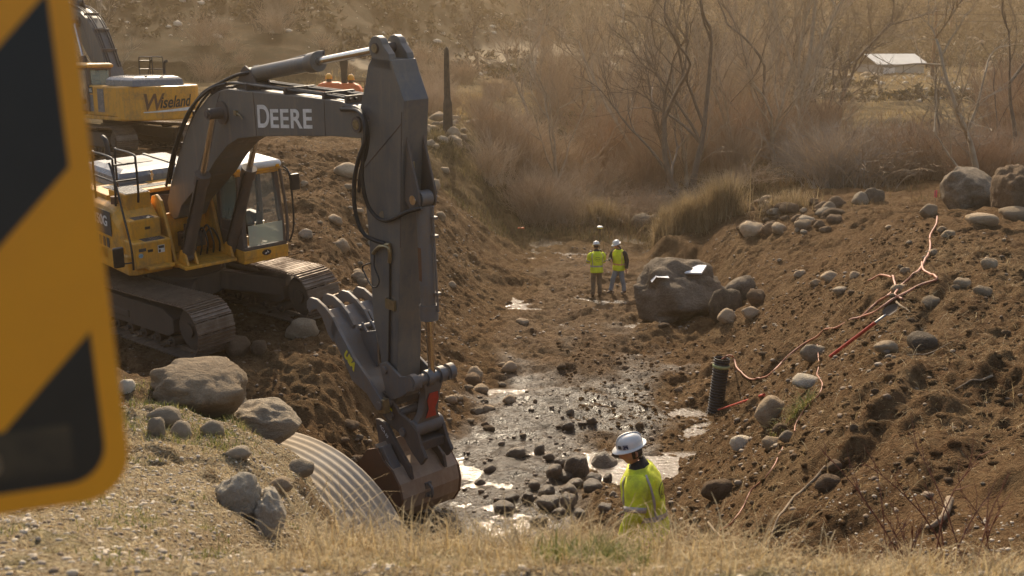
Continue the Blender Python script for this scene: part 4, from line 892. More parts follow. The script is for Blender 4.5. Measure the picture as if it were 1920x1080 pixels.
    def surf(th, z, o=0.0):
        rx = np.interp(z, pz, prx) + o; ry = np.interp(z, pz, pry) + o; c_, s_ = math.cos(th), math.sin(th)
        rp = .86; wr = .006 * math.sin(7 * th + 23 * z) + .005 * math.sin(3 * th - 31 * z)
        return up((math.copysign(abs(c_) ** rp, c_) * (rx + wr), math.copysign(abs(s_) ** rp, s_) * (ry + wr), z))
    bulk = .036 if near else .012
    b = MB(); zz = np.linspace(.80, 1.515, 22)
    b.rings([[surf(t, z, bulk) for t in np.linspace(0, 2 * math.pi, 41)[:-1]] for z in zz]); gm_ = b.build('vest' if vest else 'jacket', M['hivis_dirty' if near else 'hivis'], root, smooth=True)
    def ribbon(path, wd, mt, nm='reflective_band'):
        r_ = MB(); n_ = len(path)
        for off in (.0055, .009):
            for (t, z) in path: r_.v += [tuple(surf(t, z - wd / 2, bulk + off)) if path[0][1] == path[-1][1] or abs(path[0][1] - path[-1][1]) < .12 else tuple(surf(t - wd * 2.2, z, bulk + off)), tuple(surf(t, z + wd / 2, bulk + off)) if path[0][1] == path[-1][1] or abs(path[0][1] - path[-1][1]) < .12 else tuple(surf(t + wd * 2.2, z, bulk + off))]
        for k in range(n_ - 1): r_.f += [(2*k, 2*k+1, 2*k+3, 2*k+2), (2*n_ + 2*k, 2*n_ + 2*k+2, 2*n_ + 2*k+3, 2*n_ + 2*k+1)]
        r_.f += [(0, 1, 2*n_+1, 2*n_), (2*n_-2, 2*n_-1, 4*n_-1, 4*n_-2)]
        return r_.build(nm, M[mt], gm_, smooth=True)
    tape = 'reflect_or' if vest else 'reflect'
    ribbon([(t, 1.02 + (.03 if near else 0) * math.sin(t)) for t in np.linspace(0, 2 * math.pi, 49)], .05, tape)
    for s in (1, -1):
        ribbon([(s * R(132), z) for z in np.linspace(1.03, 1.47, 12)], .028, tape); ribbon([(s * R(48), z) for z in np.linspace(1.03, 1.47, 12)], .028, tape)
    if emblem:
        em = MB(); n_ = 36
        def er(cy, cz, ra, rb_, wd, a0=0, a1=360):
            k0 = len(em.v); nn = 30
            for k in range(nn + 1):
                a = R(a0 + (a1 - a0) * k / nn)
                for q in (1, 1 - wd): em.v.append(tuple(surf(math.pi - (cy + ra * q * math.cos(a)) / .2, cz + rb_ * q * math.sin(a), bulk + .004)))
            em.f.extend([(k0 + 2*k, k0 + 2*k+1, k0 + 2*k+3, k0 + 2*k+2) for k in range(nn)])
        er(0, 1.26, .075, .075, .07)
        if near: er(0, 1.26, .066, .066, .05); er(-.012, 1.27, .03, .035, .18, 20, 250); er(.016, 1.25, .028, .03, .2, 180, 420); er(0, 1.225, .04, .012, .5, 0, 180)
        else: er(0, 1.25, .045, .02, .3); er(0, 1.31, .05, .012, .4, 0, 180)
        em.build('back_print', M['blackpaint'], gm_)
    b = MB(); b.rings([[surf(t, z, bulk * .6) + Vector((0, 0, 0)) for t in np.linspace(0, 2 * math.pi, 33)[:-1]] for z in (1.475, 1.5, 1.515)] + [[up((.0 + .068 * math.cos(t), .072 * math.sin(t), 1.575 - .03 * math.cos(t))) for t in np.linspace(0, 2 * math.pi, 33)[:-1]], [up((.0 + .060 * math.cos(t), .064 * math.sin(t), 1.57 - .03 * math.cos(t))) for t in np.linspace(0, 2 * math.pi, 33)[:-1]]], cap=False)
    b.build('collar', M['blackfab'], root, smooth=True)
    # sleeves, gloves
    for s in (1, -1):
        el, wr = [up(q) for q in A[s]]; sh0 = up((0, s * .155, 1.43)); sh1 = up((0, s * .225, 1.36)); k_ = 1.36 if near else 1.1
        mid = sh1.lerp(el, .55); m2 = el.lerp(wr, .5)
        b = MB(); b.tube([sh0, sh1, mid, el, m2, wr], [.075 * k_, .085 * k_, .075 * k_, .066 * k_, .060 * k_, .05 * k_], 18, 5)
        nrm = []
        sl = b.build('sleeve', M['blackfab' if vest else ('hivis_dirty' if near else 'hivis')], root, smooth=True)
        if not vest:
            b = MB(); p0 = mid.lerp(el, .35); p1 = mid.lerp(el, .85); b.tube([p0, p1], .078 * k_, 18); b.build('reflective_band', M['reflect'], sl, smooth=True)
        if near:
            wr_, d, side = hands[s]; g_ = MB(); g_.tube([wr_ - d * .02, wr_ + d * .03, wr_ + d * .09], [(.046, .04), (.05, .034), (.05, .03)], 12, 3)
            nrm = d.cross(side) * s
            for o_, l_ in ((-.034, .062), (-.012, .074), (.011, .070), (.034, .055)): g_.tube([wr_ + d * .08 + side * o_, wr_ + d * (.10 + l_ * .5) + side * o_ - nrm * .008, wr_ + d * (.10 + l_ * .85) + side * o_ - nrm * .032], [.014, .013, .011], 8, 2)
            g_.tube([wr_ + d * .03 + side * .035, wr_ + d * .07 + side * .06 - nrm * .01, wr_ + d * .10 + side * .062 - nrm * .03], [.016, .014, .011], 8, 2)
            g_.build('glove', M['black'], root, smooth=True)
    # trousers and boots
    b = MB(); b.rings([[Vector((rx * math.cos(t), ry * math.sin(t), z)) for t in np.linspace(0, 2 * math.pi, 29)[:-1]] for z, rx, ry in ((.78, .10, .155), (.86, .125, .18), (.95, .13, .178), (1.0, .12, .168))])
    for s in (1, -1):
        fx, fy = feet[0] if s == 1 else feet[1]
        b.tube([(0, s * .085, .92), (fx * .2 + .01, s * .095, .74), (fx * .5 + .03, s * .09 + (fy - s * .09) * .5, .50), (fx * .8 - .01, s * .09 + (fy - s * .09) * .8, .28), (fx, fy, .09)], [.10, .098, .078, .072, .070], 18, 5)
    b.build('trousers', M[trous], root, smooth=True)
    for s in (1, -1):
        fx, fy = feet[0] if s == 1 else feet[1]
        q = MB(); q.tube([(fx - .10, fy, .05), (fx - .05, fy, .055), (fx + .05, fy, .055), (fx + .14, fy + s * .01, .05), (fx + .19, fy + s * .015, .04)], [(.03, .04), (.05, .055), (.05, .052), (.05, .045), (.035, .03)], 14, 3); q.tube([(fx - .03, fy, .04), (fx - .015, fy, .2)], .058, 14)
        q.build('boot', M['boot'], root, smooth=True)
    return root
M['badge_blue'] = simple('sticker_navy', (.03, .04, .09), (.4, .42, .45), .5, 0, 55, .52, .56)
p = at(1207, 1100, 12.3); zg = float(height(p.x, 12.3))
person('person', (p.x + .02, 12.3, 1.60), R(163), 'nearest worker in a white hard hat and dirty yellow jacket looking down, back partly turned', None, 10, (4, 30), ((.05, .12), (-.05, -.12)),
       {1: [(.03, .30, 1.15), (.17, .27, .92)], -1: [(.03, -.29, 1.15), (.22, -.22, .97)]}, emblem=True, near=True, scale=1.17)
def drop(px, py): q = hit(px, py); return q
q = drop(1118, 556)
fw = person('person', (q.x, q.y, q.z), R(98), 'far worker seen from behind in a yellow jacket and tan trousers', 'far workers on the creek bed', 4, (10, 0), ((0, .12), (.02, -.12)),
       {1: [(.10, .27, 1.17), (.30, .12, 1.15)], -1: [(.10, -.27, 1.17), (.32, -.12, 1.2)]}, emblem=True, scale=.95)
q2 = drop(1157, 546); 
person('person', (q2.x, q.y + .35, float(height(q2.x, q.y + .35))), R(238), 'far worker facing the camera in a yellow vest over black sleeves and blue jeans', 'far workers on the creek bed', 4, (14, -30), ((.10, -.34)[::-1][:0] or (-.02, .20), (.16, -.22)),
       {1: [(-.02, .29, 1.14), (.05, .30, .88)], -1: [(.08, -.29, 1.17), (.30, -.14, 1.18)]}, vest=True, trous='denim', scale=.95)
t = thing('survey_pole', (q.x + .12, q.y + .42, float(height(q.x + .12, q.y + .42))), 'thin survey pole with a yellow and white receiver disc, held by the far workers', 'survey pole')
MB().cyl((0, 0, 0), (0, 0, 2.05), .014, n=10).build('pole', M['blackpaint'], t, smooth='auto')
MB().rings([[Vector((r_ * math.cos(a), r_ * math.sin(a), z_)) for a in np.linspace(0, 2 * math.pi, 21)[:-1]] for z_, r_ in ((2.05, .03), (2.06, .09), (2.09, .095))]).build('receiver_base', M['decalyellow'], t, smooth='auto')
MB().rings([[Vector((r_ * math.cos(a), r_ * math.sin(a), z_)) for a in np.linspace(0, 2 * math.pi, 21)[:-1]] for z_, r_ in ((2.09, .097), (2.115, .09), (2.135, .05))]).build('receiver_cap', M['white'], t, smooth='auto')
MB().box((-.05, -.03, 1.2), (.05, .03, 1.38)).build('controller', M['blackpaint'], t, bevel=.01)

# ------------------------------------------------------------------ roadside hazard sign close to the camera
M['signyel'] = simple('sign_yellow_sheeting', (.80, .33, .008), (.70, .28, .01), .42, 0, 3)
M['stickerdark'] = simple('faded_sticker', (.03, .022, .014), (.075, .055, .03), .6, 0, 16, .4, .6)
M['galv'] = paint('galvanised_steel', (.34, .34, .33), (.26, .22, .17), .38, (.45, .75), .6)
sg = thing('road_sign', (0, 0, 0), 'yellow roadside hazard marker with black diagonal stripes, blurred at the left edge', 'sign')
c0 = at(250, 928, 1.0)
sgm = Matrix.Translation(c0) @ Matrix.Rotation(R(6.2), 4, 'Y').inverted() @ Matrix.Rotation(R(-3), 4, 'Z')
sg.matrix_world = Matrix.Translation(c0); 
LR = Matrix.Rotation(R(-2.8), 4, 'Y') @ Matrix.Rotation(R(18), 4, 'Z')
SW, SH = .305, .914
def rrect(x0, z0, x1, z1, r, n=8):
    o = []
    for cx, cz, a0 in ((x1 - r, z0 + r, -90), (x1 - r, z1 - r, 0), (x0 + r, z1 - r, 90), (x0 + r, z0 + r, 180)):
        for k in range(n + 1): a = R(a0 + 90 * k / n); o.append((cx + r * math.cos(a), cz + r * math.sin(a)))
    return o
sp_ = MB().prism(rrect(-SW, 0, 0, SH, .042), 0, .003).xf(LR).build('sign_panel', M['signyel'], sg)
def clip_poly(poly, f):     # keep f(p) >= 0
    out = []
    for i in range(len(poly)):
        a, b_ = poly[i], poly[(i+1) % len(poly)]; fa, fb = f(a), f(b_)
        if fa >= 0: out.append(a)
        if fa * fb < 0: t = fa / (fa - fb); out.append((a[0] + (b_[0]-a[0]) * t, a[1] + (b_[1]-a[1]) * t))
    return out
inner = rrect(-SW + .019, .019, -.019, SH - .019, .034)
for k in range(-1, 5):
    lo = .011 - .288 + k * .288; hi = lo + .144        # band between z - x*slope offsets
    pl = clip_poly(clip_poly(inner, lambda p: (p[1] - p[0]) - (lo + .019)), lambda p: (hi + .019) - (p[1] - p[0]))
    if len(pl) > 2:
        MB().prism([(x, z) for x, z in pl], -.0006, -.0002).xf(LR).build('stripe', M['blackpaint'], sp_)
MB().prism(rrect(-.19, .032, -.045, .075, .004), -.0012, -.0008).xf(LR).build('sticker', M['stickerdark'], sp_)
MB().prism(rrect(-.15, .038, -.105, .058, .006), -.0018, -.0014).xf(LR).build('sticker_patch', M['tan'], sp_)
b = MB(); b.box((-.215, .004, -1.2), (-.17, .03, .9)); b.xf(LR).build('sign_post', M['galv'], sg, bevel=.004)
for z in (.15, .76): MB().cyl((-.152, -.006, z), (-.152, .004, z), .008, n=8).xf(LR).build('bolt', M['galv'], sg)
# ------------------------------------------------------------------ corrugated culvert
ph_ = R(25); ax = Vector((math.sin(ph_), math.cos(ph_), -.01)); crown = at(542, 808, 11.3); Rc = 1.5; cc = crown - Vector((0, 0, Rc)); tt_ = Vector((math.cos(ph_), -math.sin(ph_), 0))
M['culv'] = paint('galvanised_corrugated_steel', (.34, .315, .275), (.36, .285, .195), .75, (.2, .5), .05)
rg = []
for i in range(170):
    s = -3.4 + 3.4 * i / 169; r_ = Rc + .009 * math.cos(2 * math.pi * s / .11) - .009
    rg.append([cc + ax * s + tt_ * (r_ * math.cos(a)) + Vector((0, 0, 1)) * (r_ * math.sin(a)) for a in np.linspace(0, 2 * math.pi, 73)[:-1]])
cv = MB().rings(rg, cap=False).build('culvert_pipe', M['culv'], None, smooth=True, solid=.006)
tag(cv, 'large galvanised corrugated culvert pipe coming out of the near bank beside the bucket', 'culvert')
# ------------------------------------------------------------------ stones
def rock_mesh(seed, rough=.22, ang=0.0, sub=3):
    bm = bmesh.new(); bmesh.ops.create_icosphere(bm, subdivisions=sub, radius=1); r_ = random.Random(seed)
    cuts = [(Vector((r_.gauss(0, 1), r_.gauss(0, 1), r_.gauss(0, 1))).normalized(), r_.uniform(.6, .88)) for _ in range(8 + int(9 * ang))]
    from mathutils import noise
    of = Vector((seed * 3.1, seed * 1.7, seed * .9))
    for v_ in bm.verts:
        p = v_.co.normalized(); q = 1 + rough * noise.noise(p * 1.1 + of) + rough * .5 * noise.noise(p * 2.6 + of) + rough * .22 * noise.noise(p * 6 + of) + rough * (.85 if sub > 3 else .14) * (abs(noise.noise(p * 2.7 - of)) - .2) + (rough * .12 * noise.noise(p * 14 + of) if sub > 3 else 0)
        for n_, d_ in cuts:
            k = p.dot(n_) * q
            if k > d_: q -= (k - d_) * (.88 if ang else .6) / max(.3, p.dot(n_))
        v_.co = p * q
    me = bpy.data.meshes.new('stone'); bm.to_mesh(me); bm.free(); me.polygons.foreach_set('use_smooth', [True] * len(me.polygons)); return me
RM = [rock_mesh(k, .30, 0, 3) for k in range(7)] + [rock_mesh(20 + k, .34, 1, 3) for k in range(7)]
RB4 = [rock_mesh(40, .26, 0, 5), rock_mesh(43, .24, 0, 5), rock_mesh(45, .24, 0, 5), rock_mesh(47, .42, .25, 5)]
_cache = {}
def with_mat(me, mt):
    if (me.name, mt) not in _cache:
        m2 = me.copy(); m2.materials.clear(); m2.materials.append(M[mt]); _cache[(me.name, mt)] = m2
    return _cache[(me.name, mt)]
def rock(px, py, w_, h_, mt, label, group=None, big=None, ang=False, name='stone', cat='rock', sink=.26, tilt=True, pos=None):
    p = hit(px, py + h_ * .36) if pos is None else pos
    d = math.hypot(p.x, p.y); f = p.y * math.cos(PITCH) + (CAMZ - p.z) * math.sin(PITCH)
    sx = w_ * f / FPX * .58; sz = h_ * f / FPX * .68; sy = (sx + sz) * .5
    me = RB4[big] if big is not None else RM[rnd.randrange(7) + (7 if ang else 0)]
    o = bpy.data.objects.new(name, with_mat(me, mt)); C.objects.link(o)
    o.location = (p.x, p.y + sy * .35, p.z + sz * (.62 - sink)); o.scale = (sx, sy, sz)
    o.rotation_euler = (rnd.uniform(-.12, .12), rnd.uniform(-.2, .2) if tilt else 0, rnd.uniform(-.25, .25)) if big is None else (0, 0, rnd.uniform(-.1, .1))
    tag(o, label, cat, group); return o
G1 = 'stones on the near embankment'
rock(362, 730, 152, 104, 'tan', 'largest pitted tan boulder on the near bank above the culvert', None, 0)
rock(493, 797, 132, 66, 'greystone', 'smooth flat-topped grey boulder lying on the crown of the culvert', None, 1)
rock(441, 759, 46, 30, 'greystone', 'grey stone wedged between the two large near boulders')
rock(309, 785, 58, 36, 'greystone', 'elongated grey cobble just below the largest near boulder')
rock(293, 801, 27, 36, 'greystone', 'small upright grey cobble nearest the sign under the elongated one')
rock(338, 808, 34, 32, 'greystone', 'dark grey pointed cobble at the lower end of the elongated one')
rock(447, 930, 68, 76, 'pale', 'pale rounded boulder at the edge of the gravel shoulder', None, 2)
rock(503, 968, 60, 80, 'pale', 'pale split rock leaning right of the pale boulder', None, 1)
rock(524, 912, 44, 28, 'tan', 'flat orange-tan stone above the split rock')
rock(447, 850, 44, 22, 'greystone', 'flat grey stone half buried in grass left of the culvert')
rock(457, 858, 16, 12, 'pale', 'tiny pale pink stone beside the half buried grey stone')
rock(396, 806, 42, 26, 'greystone', 'grey stone sunk in green weeds between the near boulders')
rock(560, 880, 56, 26, 'greystone', 'broken grey slab lying against the culvert corrugations', ang=True)
rock(238, 726, 26, 28, 'pale', 'pale stone showing just right of the sign edge')
rock(1274, 556, 172, 92, 'darkrock', 'huge craggy dark boulder with white papers lying on it', None, 3, cat='boulder', name='boulder')
bb = bpy.context.scene.objects['boulder']
rock(1364, 571, 54, 58, 'darkrock', 'round dark boulder touching the right side of the huge one', cat='boulder', name='boulder')
rock(1392, 545, 56, 48, 'darkrock', 'dark boulder behind the round one at the huge boulder', cat='boulder', name='boulder')
rock(1420, 561, 32, 28, 'brownstone', 'small brown boulder rightmost of the creek bed group')
rock(1364, 594, 34, 24, 'tan', 'tan stone in front of the round dark boulder')
rock(1408, 590, 36, 22, 'tan', 'pale tan angular stone below the rightmost small boulder', ang=True)
rock(1820, 353, 94, 82, 'darkrock', 'big dark round boulder on the crest of the right bank', None, 0, cat='boulder', name='boulder')
rock(1912, 361, 88, 84, 'brownstone', 'brown boulder cut by the right edge of the photo on the crest', None, 1, cat='boulder', name='boulder')
rock(1866, 318, 34, 44, 'pale', 'pale upright stone behind the two crest boulders', ang=True)
rock(1907, 326, 34, 20, 'pale', 'pale flat stone resting above the brown edge boulder')
rock(1915, 402, 62, 34, 'tan', 'tan slab under the brown edge boulder', ang=True)
rock(1845, 410, 62, 22, 'tan', 'flat tan rock in front of the big dark crest boulder')
rock(1744, 396, 36, 26, 'tan', 'pointed tan rock beside the pink marker flag', ang=True)
rock(1616, 374, 30, 24, 'greystone', 'grey stone in the brush left of the pink marker flag')
rock(1640, 368, 36, 28, 'darkrock', 'dark stone just right of the grey brush stone')
rock(1448, 771, 46, 52, 'tan', 'round tan boulder with a grass tuft at the lower red pole')
rock(1466, 804, 28, 18, 'brownstone', 'small brown stone just under the round tan boulder')
rock(1390, 832, 44, 30, 'pale', 'pale wedge stone below the black pipe', ang=True)
rock(1448, 832, 30, 22, 'tan', 'tan stone right of the pale wedge stone')
rock(1477, 824, 30, 20, 'greystone', 'dark grey stone rightmost below the round tan boulder')
rock(1348, 921, 52, 34, 'brownstone', 'brown clod-covered stone right of the nearest worker')
rock(1564, 877, 28, 26, 'brownstone', 'square brown stone upper of the pair on the dirt slope', ang=True)
rock(1556, 906, 42, 30, 'brownstone', 'wide brown stone lower of the pair on the dirt slope')
rock(1733, 640, 56, 34, 'darkrock', 'dark half-buried stone right of the shovel blade')
rock(1664, 651, 42, 22, 'tan', 'flat tan stone left of the dark half-buried one')
rock(1528, 664, 42, 28, 'greystone', 'grey stone at the lower end of the shovel handle')
rock(1518, 716, 54, 28, 'pale', 'pale flat slab in the washed gravel below the shovel', ang=True)
rock(1745, 569, 38, 18, 'tan', 'flat angular tan rock above the shovel blade', ang=True)
rock(1558, 520, 34, 18, 'tan', 'tan stone in the middle of the right slope')
rock(567, 619, 52, 36, 'tan', 'rounded brown boulder in front of the far track')
rock(443, 652, 42, 42, 'brownstone', 'dark brown boulder right of the near track front')
rock(486, 654, 26, 28, 'brownstone', 'small upright dark stone next to the dark brown boulder')
rock(652, 322, 52, 24, 'tan', 'flat tan boulder on the bank behind the cab')
rock(1083, 876, 40, 42, 'wetstone', 'tallest wet boulder in the puddle left of the nearest worker')
rock(1132, 880, 58, 44, 'wetstone', 'wide dark slanted boulder in the puddle by the hard hat', ang=True)
Gc = 'wet cobbles in the near creek pool'
for (x, y, w_, h_) in ((1040, 885, 28, 28), (1060, 893, 34, 20), (1050, 868, 18, 16), (1115, 902, 26, 26), (1140, 898, 16, 20), (1112, 912, 38, 24), (1068, 922, 30, 28), (1066, 943, 26, 32), (1026, 926, 30, 28), (1030, 946, 38, 26), (1136, 954, 24, 18), (1050, 962, 24, 18), (946, 954, 44, 24), (956, 934, 38, 14), (968, 850, 32, 18), (1002, 912, 22, 18), (1012, 842, 20, 26), (1030, 860, 20, 14), (1080, 908, 30, 18), (990, 934, 20, 16), (1088, 962, 22, 16), (1010, 980, 30, 18), (1150, 930, 14, 12), (920, 880, 22, 16), (900, 905, 20, 12), (1160, 850, 22, 18), (1066, 800, 22, 14), (1110, 790, 18, 14)):
    rock(x, y, w_, h_, 'wetstone', 'rounded wet cobble lying in the near creek pool', Gc)
# scattered stones, sampled over the zones where the photo shows them
Z_ = [((870, 560), (1290, 830), 26, (8, 22), 'brownstone', 'brown stone in the trampled mud of the creek bed', 'stones in the creek bed'),
      ((830, 680), (960, 800), 18, (14, 34), 'tan', 'tan cobble at the left edge of the creek bed', 'cobbles along the left toe'),
      ((640, 800), (760, 870), 10, (14, 30), 'brownstone', 'brown cobble beside the bucket', 'cobbles beside the bucket'),
      ((560, 300), (860, 560), 44, (10, 32), 'tan', 'tan stone in the dirt of the left bank', 'stones on the left bank'),
      ((790, 225), (890, 285), 20, (14, 34), 'tan', 'pale stone in the rubble pile by the charred post', 'rubble by the charred post'),
      ((1385, 375), (1570, 440), 48, (14, 40), 'brownstone', 'brown cobble in the heap behind the rushes', 'cobble heap behind the rushes'),
      ((1400, 420), (1900, 560), 26, (10, 34), 'tan', 'tan stone on the upper right slope', 'stones on the upper right slope'),
      ((1280, 600), (1900, 1000), 24, (7, 18), 'brownstone', 'brown stone on the right dirt slope', 'stones on the right dirt slope'),
      ((1180, 390), (1240, 425), 6, (20, 44), 'greystone', 'flat pale rock at the small pool up the creek', 'flat rocks at the upper pool')]
for (a, b_, n_, (lo, hi), mt, lb, gp) in Z_:
    for k in range(n_):
        u = rnd.random() ** 2; w_ = lo + (hi - lo) * u; x = rnd.uniform(a[0], b_[0]); y = rnd.uniform(a[1], b_[1])
        if 560 < x < 830 and 380 < y < 560 and x > 660: x -= 0
        p = hit(x, y, 3)
        if p.y > 75 or math.hypot(p.x - O1[0], p.y - O1[1]) < 3: continue
        mm = mt if rnd.random() < .7 else rnd.choice(['greystone', 'brownstone', 'tan'])
        rock(x, y, w_, w_ * rnd.uniform(.5, .8), mm, lb, gp, ang=rnd.random() < .4, pos=p, sink=.42)
# gravel: far too many pebbles to count
def scatter_mesh(name, label, mt, P, S, sub=1, kind='stuff', cat='gravel'):
    bm = bmesh.new(); bmesh.ops.create_icosphere(bm, subdivisions=sub, radius=1); bv = np.array([v_.co[:] for v_ in bm.verts]); bf = np.array([[v_.index for v_ in f_.verts] for f_ in bm.faces]); bm.free()
    n_ = len(P); base = bv[None] * (1 + .28 * (nr.rand(n_, len(bv), 1) - .5)); base = base * (S[:, None, None] * (np.array([1, .8, .6]) * (1 + .5 * (nr.rand(n_, 1, 3) - .5))))
    a = nr.rand(n_) * 6.28; ca, sa = np.cos(a)[:, None], np.sin(a)[:, None]; x = base[..., 0] * ca - base[..., 1] * sa; y = base[..., 0] * sa + base[..., 1] * ca
    V_ = np.stack([x, y, base[..., 2]], -1) + P[:, None, :]; F_ = (bf[None] + (np.arange(n_) * len(bv))[:, None, None]).reshape(-1, 3)
    o = mesh_np(name, V_.reshape(-1, 3), F_, mt, None, True); return tag(o, label, cat, None, kind)
def pebmat(name, c1, c2, rough=.85):
    m, nt, bs = new_mat(name); g_ = nt.nodes.new('ShaderNodeNewGeometry'); nt.links.new(mixc(nt, g_.outputs['Random Per Island'], c1, c2), bs.inputs['Base Color']); bs.inputs['Roughness'].default_value = rough; return m
def rnd_pts(n_, x0, x1, y0, y1, f=None):
    x = nr.uniform(x0, x1, n_); y = nr.uniform(y0, y1, n_)
    if f is not None: k = f(x, y) > nr.rand(n_); x, y = x[k], y[k]
    return np.stack([x, y, height(x, y)], 1)
P = np.concatenate([rnd_pts(1900, -2.6, 5.5, 13.5, 25), rnd_pts(1500, -3, 8, 25, 46)]); S = .012 + .05 * nr.rand(len(P)) ** 4; P[:, 2] += S * .15
scatter_mesh('gravel', 'loose gravel and pebbles in the creek bed', pebmat('creek_pebbles', (.10, .07, .045, 1), (.26, .195, .13, 1), .7), P, S, 2)
P = np.concatenate([rnd_pts(7000, -9, -1, 14, 46), rnd_pts(2800, 1.5, 12, 9, 40)]); S = .008 + .045 * nr.rand(len(P)) ** 4; P[:, 2] += S * .1
scatter_mesh('loose_stones', 'small stones and clods strewn over the dirt slopes', pebmat('slope_pebbles', (.12, .075, .042, 1), (.30, .22, .14, 1)), P, S, 2)
P = rnd_pts(34000, -3.8, 3.5, 3.3, 10, lambda x, y: np.where(x < 0, 1, .35)); S = .003 + .019 * nr.rand(len(P)) ** 3
scatter_mesh('shoulder_gravel', 'fine pale gravel of the road shoulder', pebmat('shoulder_pebbles', (.16, .11, .065, 1), (.62, .53, .40, 1)), P, S, 1)
# clods of dug earth with root hairs
P = np.concatenate([rnd_pts(9000, 1.2, 10, 9, 30), rnd_pts(4000, -9, -1.5, 15, 40)]); S = .012 + .06 * nr.rand(len(P)) ** 3; P[:, 2] -= S * .1
scatter_mesh('earth_clods', 'crumbled clods of dug brown earth on both banks', M['ground'], P, S, 2)
# ------------------------------------------------------------------ papers on the boulder
bx, by, bz = bb.location; bs_ = bb.scale
bme = bb.data
def top_at(px, py):      # where the ray meets the boulder
    o_ = Vector((0, 0, CAMZ)); d_ = Vector(ray(px, py)).normalized(); bpy.context.view_layer.update(); mi = bb.matrix_world.inverted()
    ok, lo_, n_, i_ = bb.ray_cast(mi @ o_, (mi.to_3x3() @ d_).normalized()); return bb.matrix_world @ lo_ if ok else None
p = top_at(1300, 512) or Vector((bx, by, bz + bs_.z * .8))
t = thing('document_box', p + Vector((.0, 0, .03)), 'slanted white flat board lying on top of the huge dark boulder', 'board')
mt_ = Matrix.Translation((0, .1, .06)) @ Matrix.Rotation(R(-8), 4, 'Y') @ Matrix.Rotation(R(10), 4, 'X') @ Matrix.Rotation(R(-24), 4, 'Z')
MB().box((-.34, -.30, -.025), (.34, .30, .025), mt_).build('board', M['whitecard'], t, bevel=.012)
p = top_at(1240, 524) or Vector((bx - .5, by, bz + bs_.z * .6))
t = thing('folder', p, 'thin white folder propped open on the left shoulder of the boulder', 'folder')
MB().box((-.18, -.14, .08), (.20, .16, .088), Matrix.Rotation(R(4), 4, 'Y')).build('cover', M['whitecard'], t)
MB().box((-.004, -.14, -.14), (.004, .16, .08), Matrix.Translation((-.2, 0, .05)) @ Matrix.Rotation(R(38), 4, 'Y')).build('flap', M['whitecard'], t)
# ------------------------------------------------------------------ black corrugated pipe standing in the bank
p = hit(1342, 765); topc = at(1354, 672, p.y)
t = thing('drain_pipe', p, 'black corrugated plastic pipe standing upright with a pale green band near its top', 'pipe')
axp = topc - p; Lp = axp.length; u_, w__ = frame(axp); dn = axp.normalized(); rg = []
for i in range(150):
    s = -.25 + (Lp + .25) * i / 149; r_ = .163 + .012 * math.sin(2 * math.pi * s / .062); rg.append([dn * s + u_ * (r_ * math.cos(a)) + w__ * (r_ * math.sin(a)) for a in np.linspace(0, 2 * math.pi, 33)[:-1]])
MB().rings(rg, cap=False).build('pipe_wall', M['black'], t, smooth=True, solid=-.012)
rg = [[dn * s + u_ * (.181 * math.cos(a)) + w__ * (.181 * math.sin(a)) for a in np.linspace(0, 2 * math.pi, 33)[:-1]] for s in (Lp - .20, Lp - .13)]
MB().rings(rg, cap=False).build('green_band', simple('pale_green_tape', (.34, .40, .16), (.42, .46, .26), .6), t, smooth=True, solid=.004)
# ------------------------------------------------------------------ hoses, shovel and pole on the right bank
M['hose'] = simple('salmon_hose', (.42, .17, .10), (.36, .15, .09), .5, 0, 9)
def on_ground(L_, lift=.02, tmin=0):
    o = []
    for i in range(len(L_) - 1):
        for k in range(4):
            x = L_[i][0] + (L_[i+1][0] - L_[i][0]) * k / 4; y = L_[i][1] + (L_[i+1][1] - L_[i][1]) * k / 4; o.append(hit(x, y, tmin) + Vector((0, 0, lift)))
    o.append(hit(*L_[-1], tmin) + Vector((0, 0, lift)))
    for _ in range(2):
        for i in range(1, len(o) - 1): o[i] = o[i] * .5 + (o[i-1] + o[i+1]) * .25
    for q in o: q.z = max(q.z, float(height(q.x, q.y)) + lift * .6)
    return o
def hose(name, L_, r_, mt, label, cat='hose', pre=None):
    P_ = on_ground(L_, r_ * 1.2); P_ = (pre or []) + P_
    o = MB().tube(P_, r_, 8, 3).build(name, M[mt], None, smooth=True); return tag(o, label, cat)
hose('air_hose', [(1380, 690), (1392, 706), (1410, 718), (1430, 718), (1450, 700), (1480, 668), (1530, 635), (1600, 603), (1640, 590), (1680, 565), (1720, 540), (1760, 530), (1752, 520), (1730, 512), (1728, 498)], .02, 'hose', 'salmon hose running out of the black pipe up the right bank', pre=[topc + Vector((0, 0, -.02)), topc + Vector((.12, 0, .06)), (hit(1374, 682) + Vector((0, 0, .14)))])
hose('air_hose', [(1612, 600), (1640, 575), (1672, 555), (1680, 540), (1672, 522), (1650, 520), (1628, 530)], .02, 'hose', 'salmon hose loop curling left on the middle of the right bank')
hose('air_hose', [(1692, 565), (1672, 558), (1700, 530), (1725, 510), (1735, 490), (1745, 470), (1742, 445), (1756, 425), (1757, 408)], .02, 'hose', 'salmon hose climbing to the crest boulders near the pink flag')
hose('cord', [(1532, 650), (1536, 690), (1530, 706), (1544, 722), (1536, 745), (1510, 765), (1490, 800), (1490, 810)], .009, 'hose', 'thin pink cord trailing down past the round tan boulder', 'cord')
hose('cord', [(1468, 842), (1452, 880), (1428, 905), (1405, 925), (1396, 950), (1372, 985), (1350, 998)], .009, 'hose', 'thin pink cord snaking down the slope right of the nearest worker', 'cord')
a = hit(1556, 676) + Vector((0, 0, .05)); b_ = hit(1640, 618) + Vector((0, 0, .10)); c_ = hit(1676, 594) + Vector((0, 0, .12))
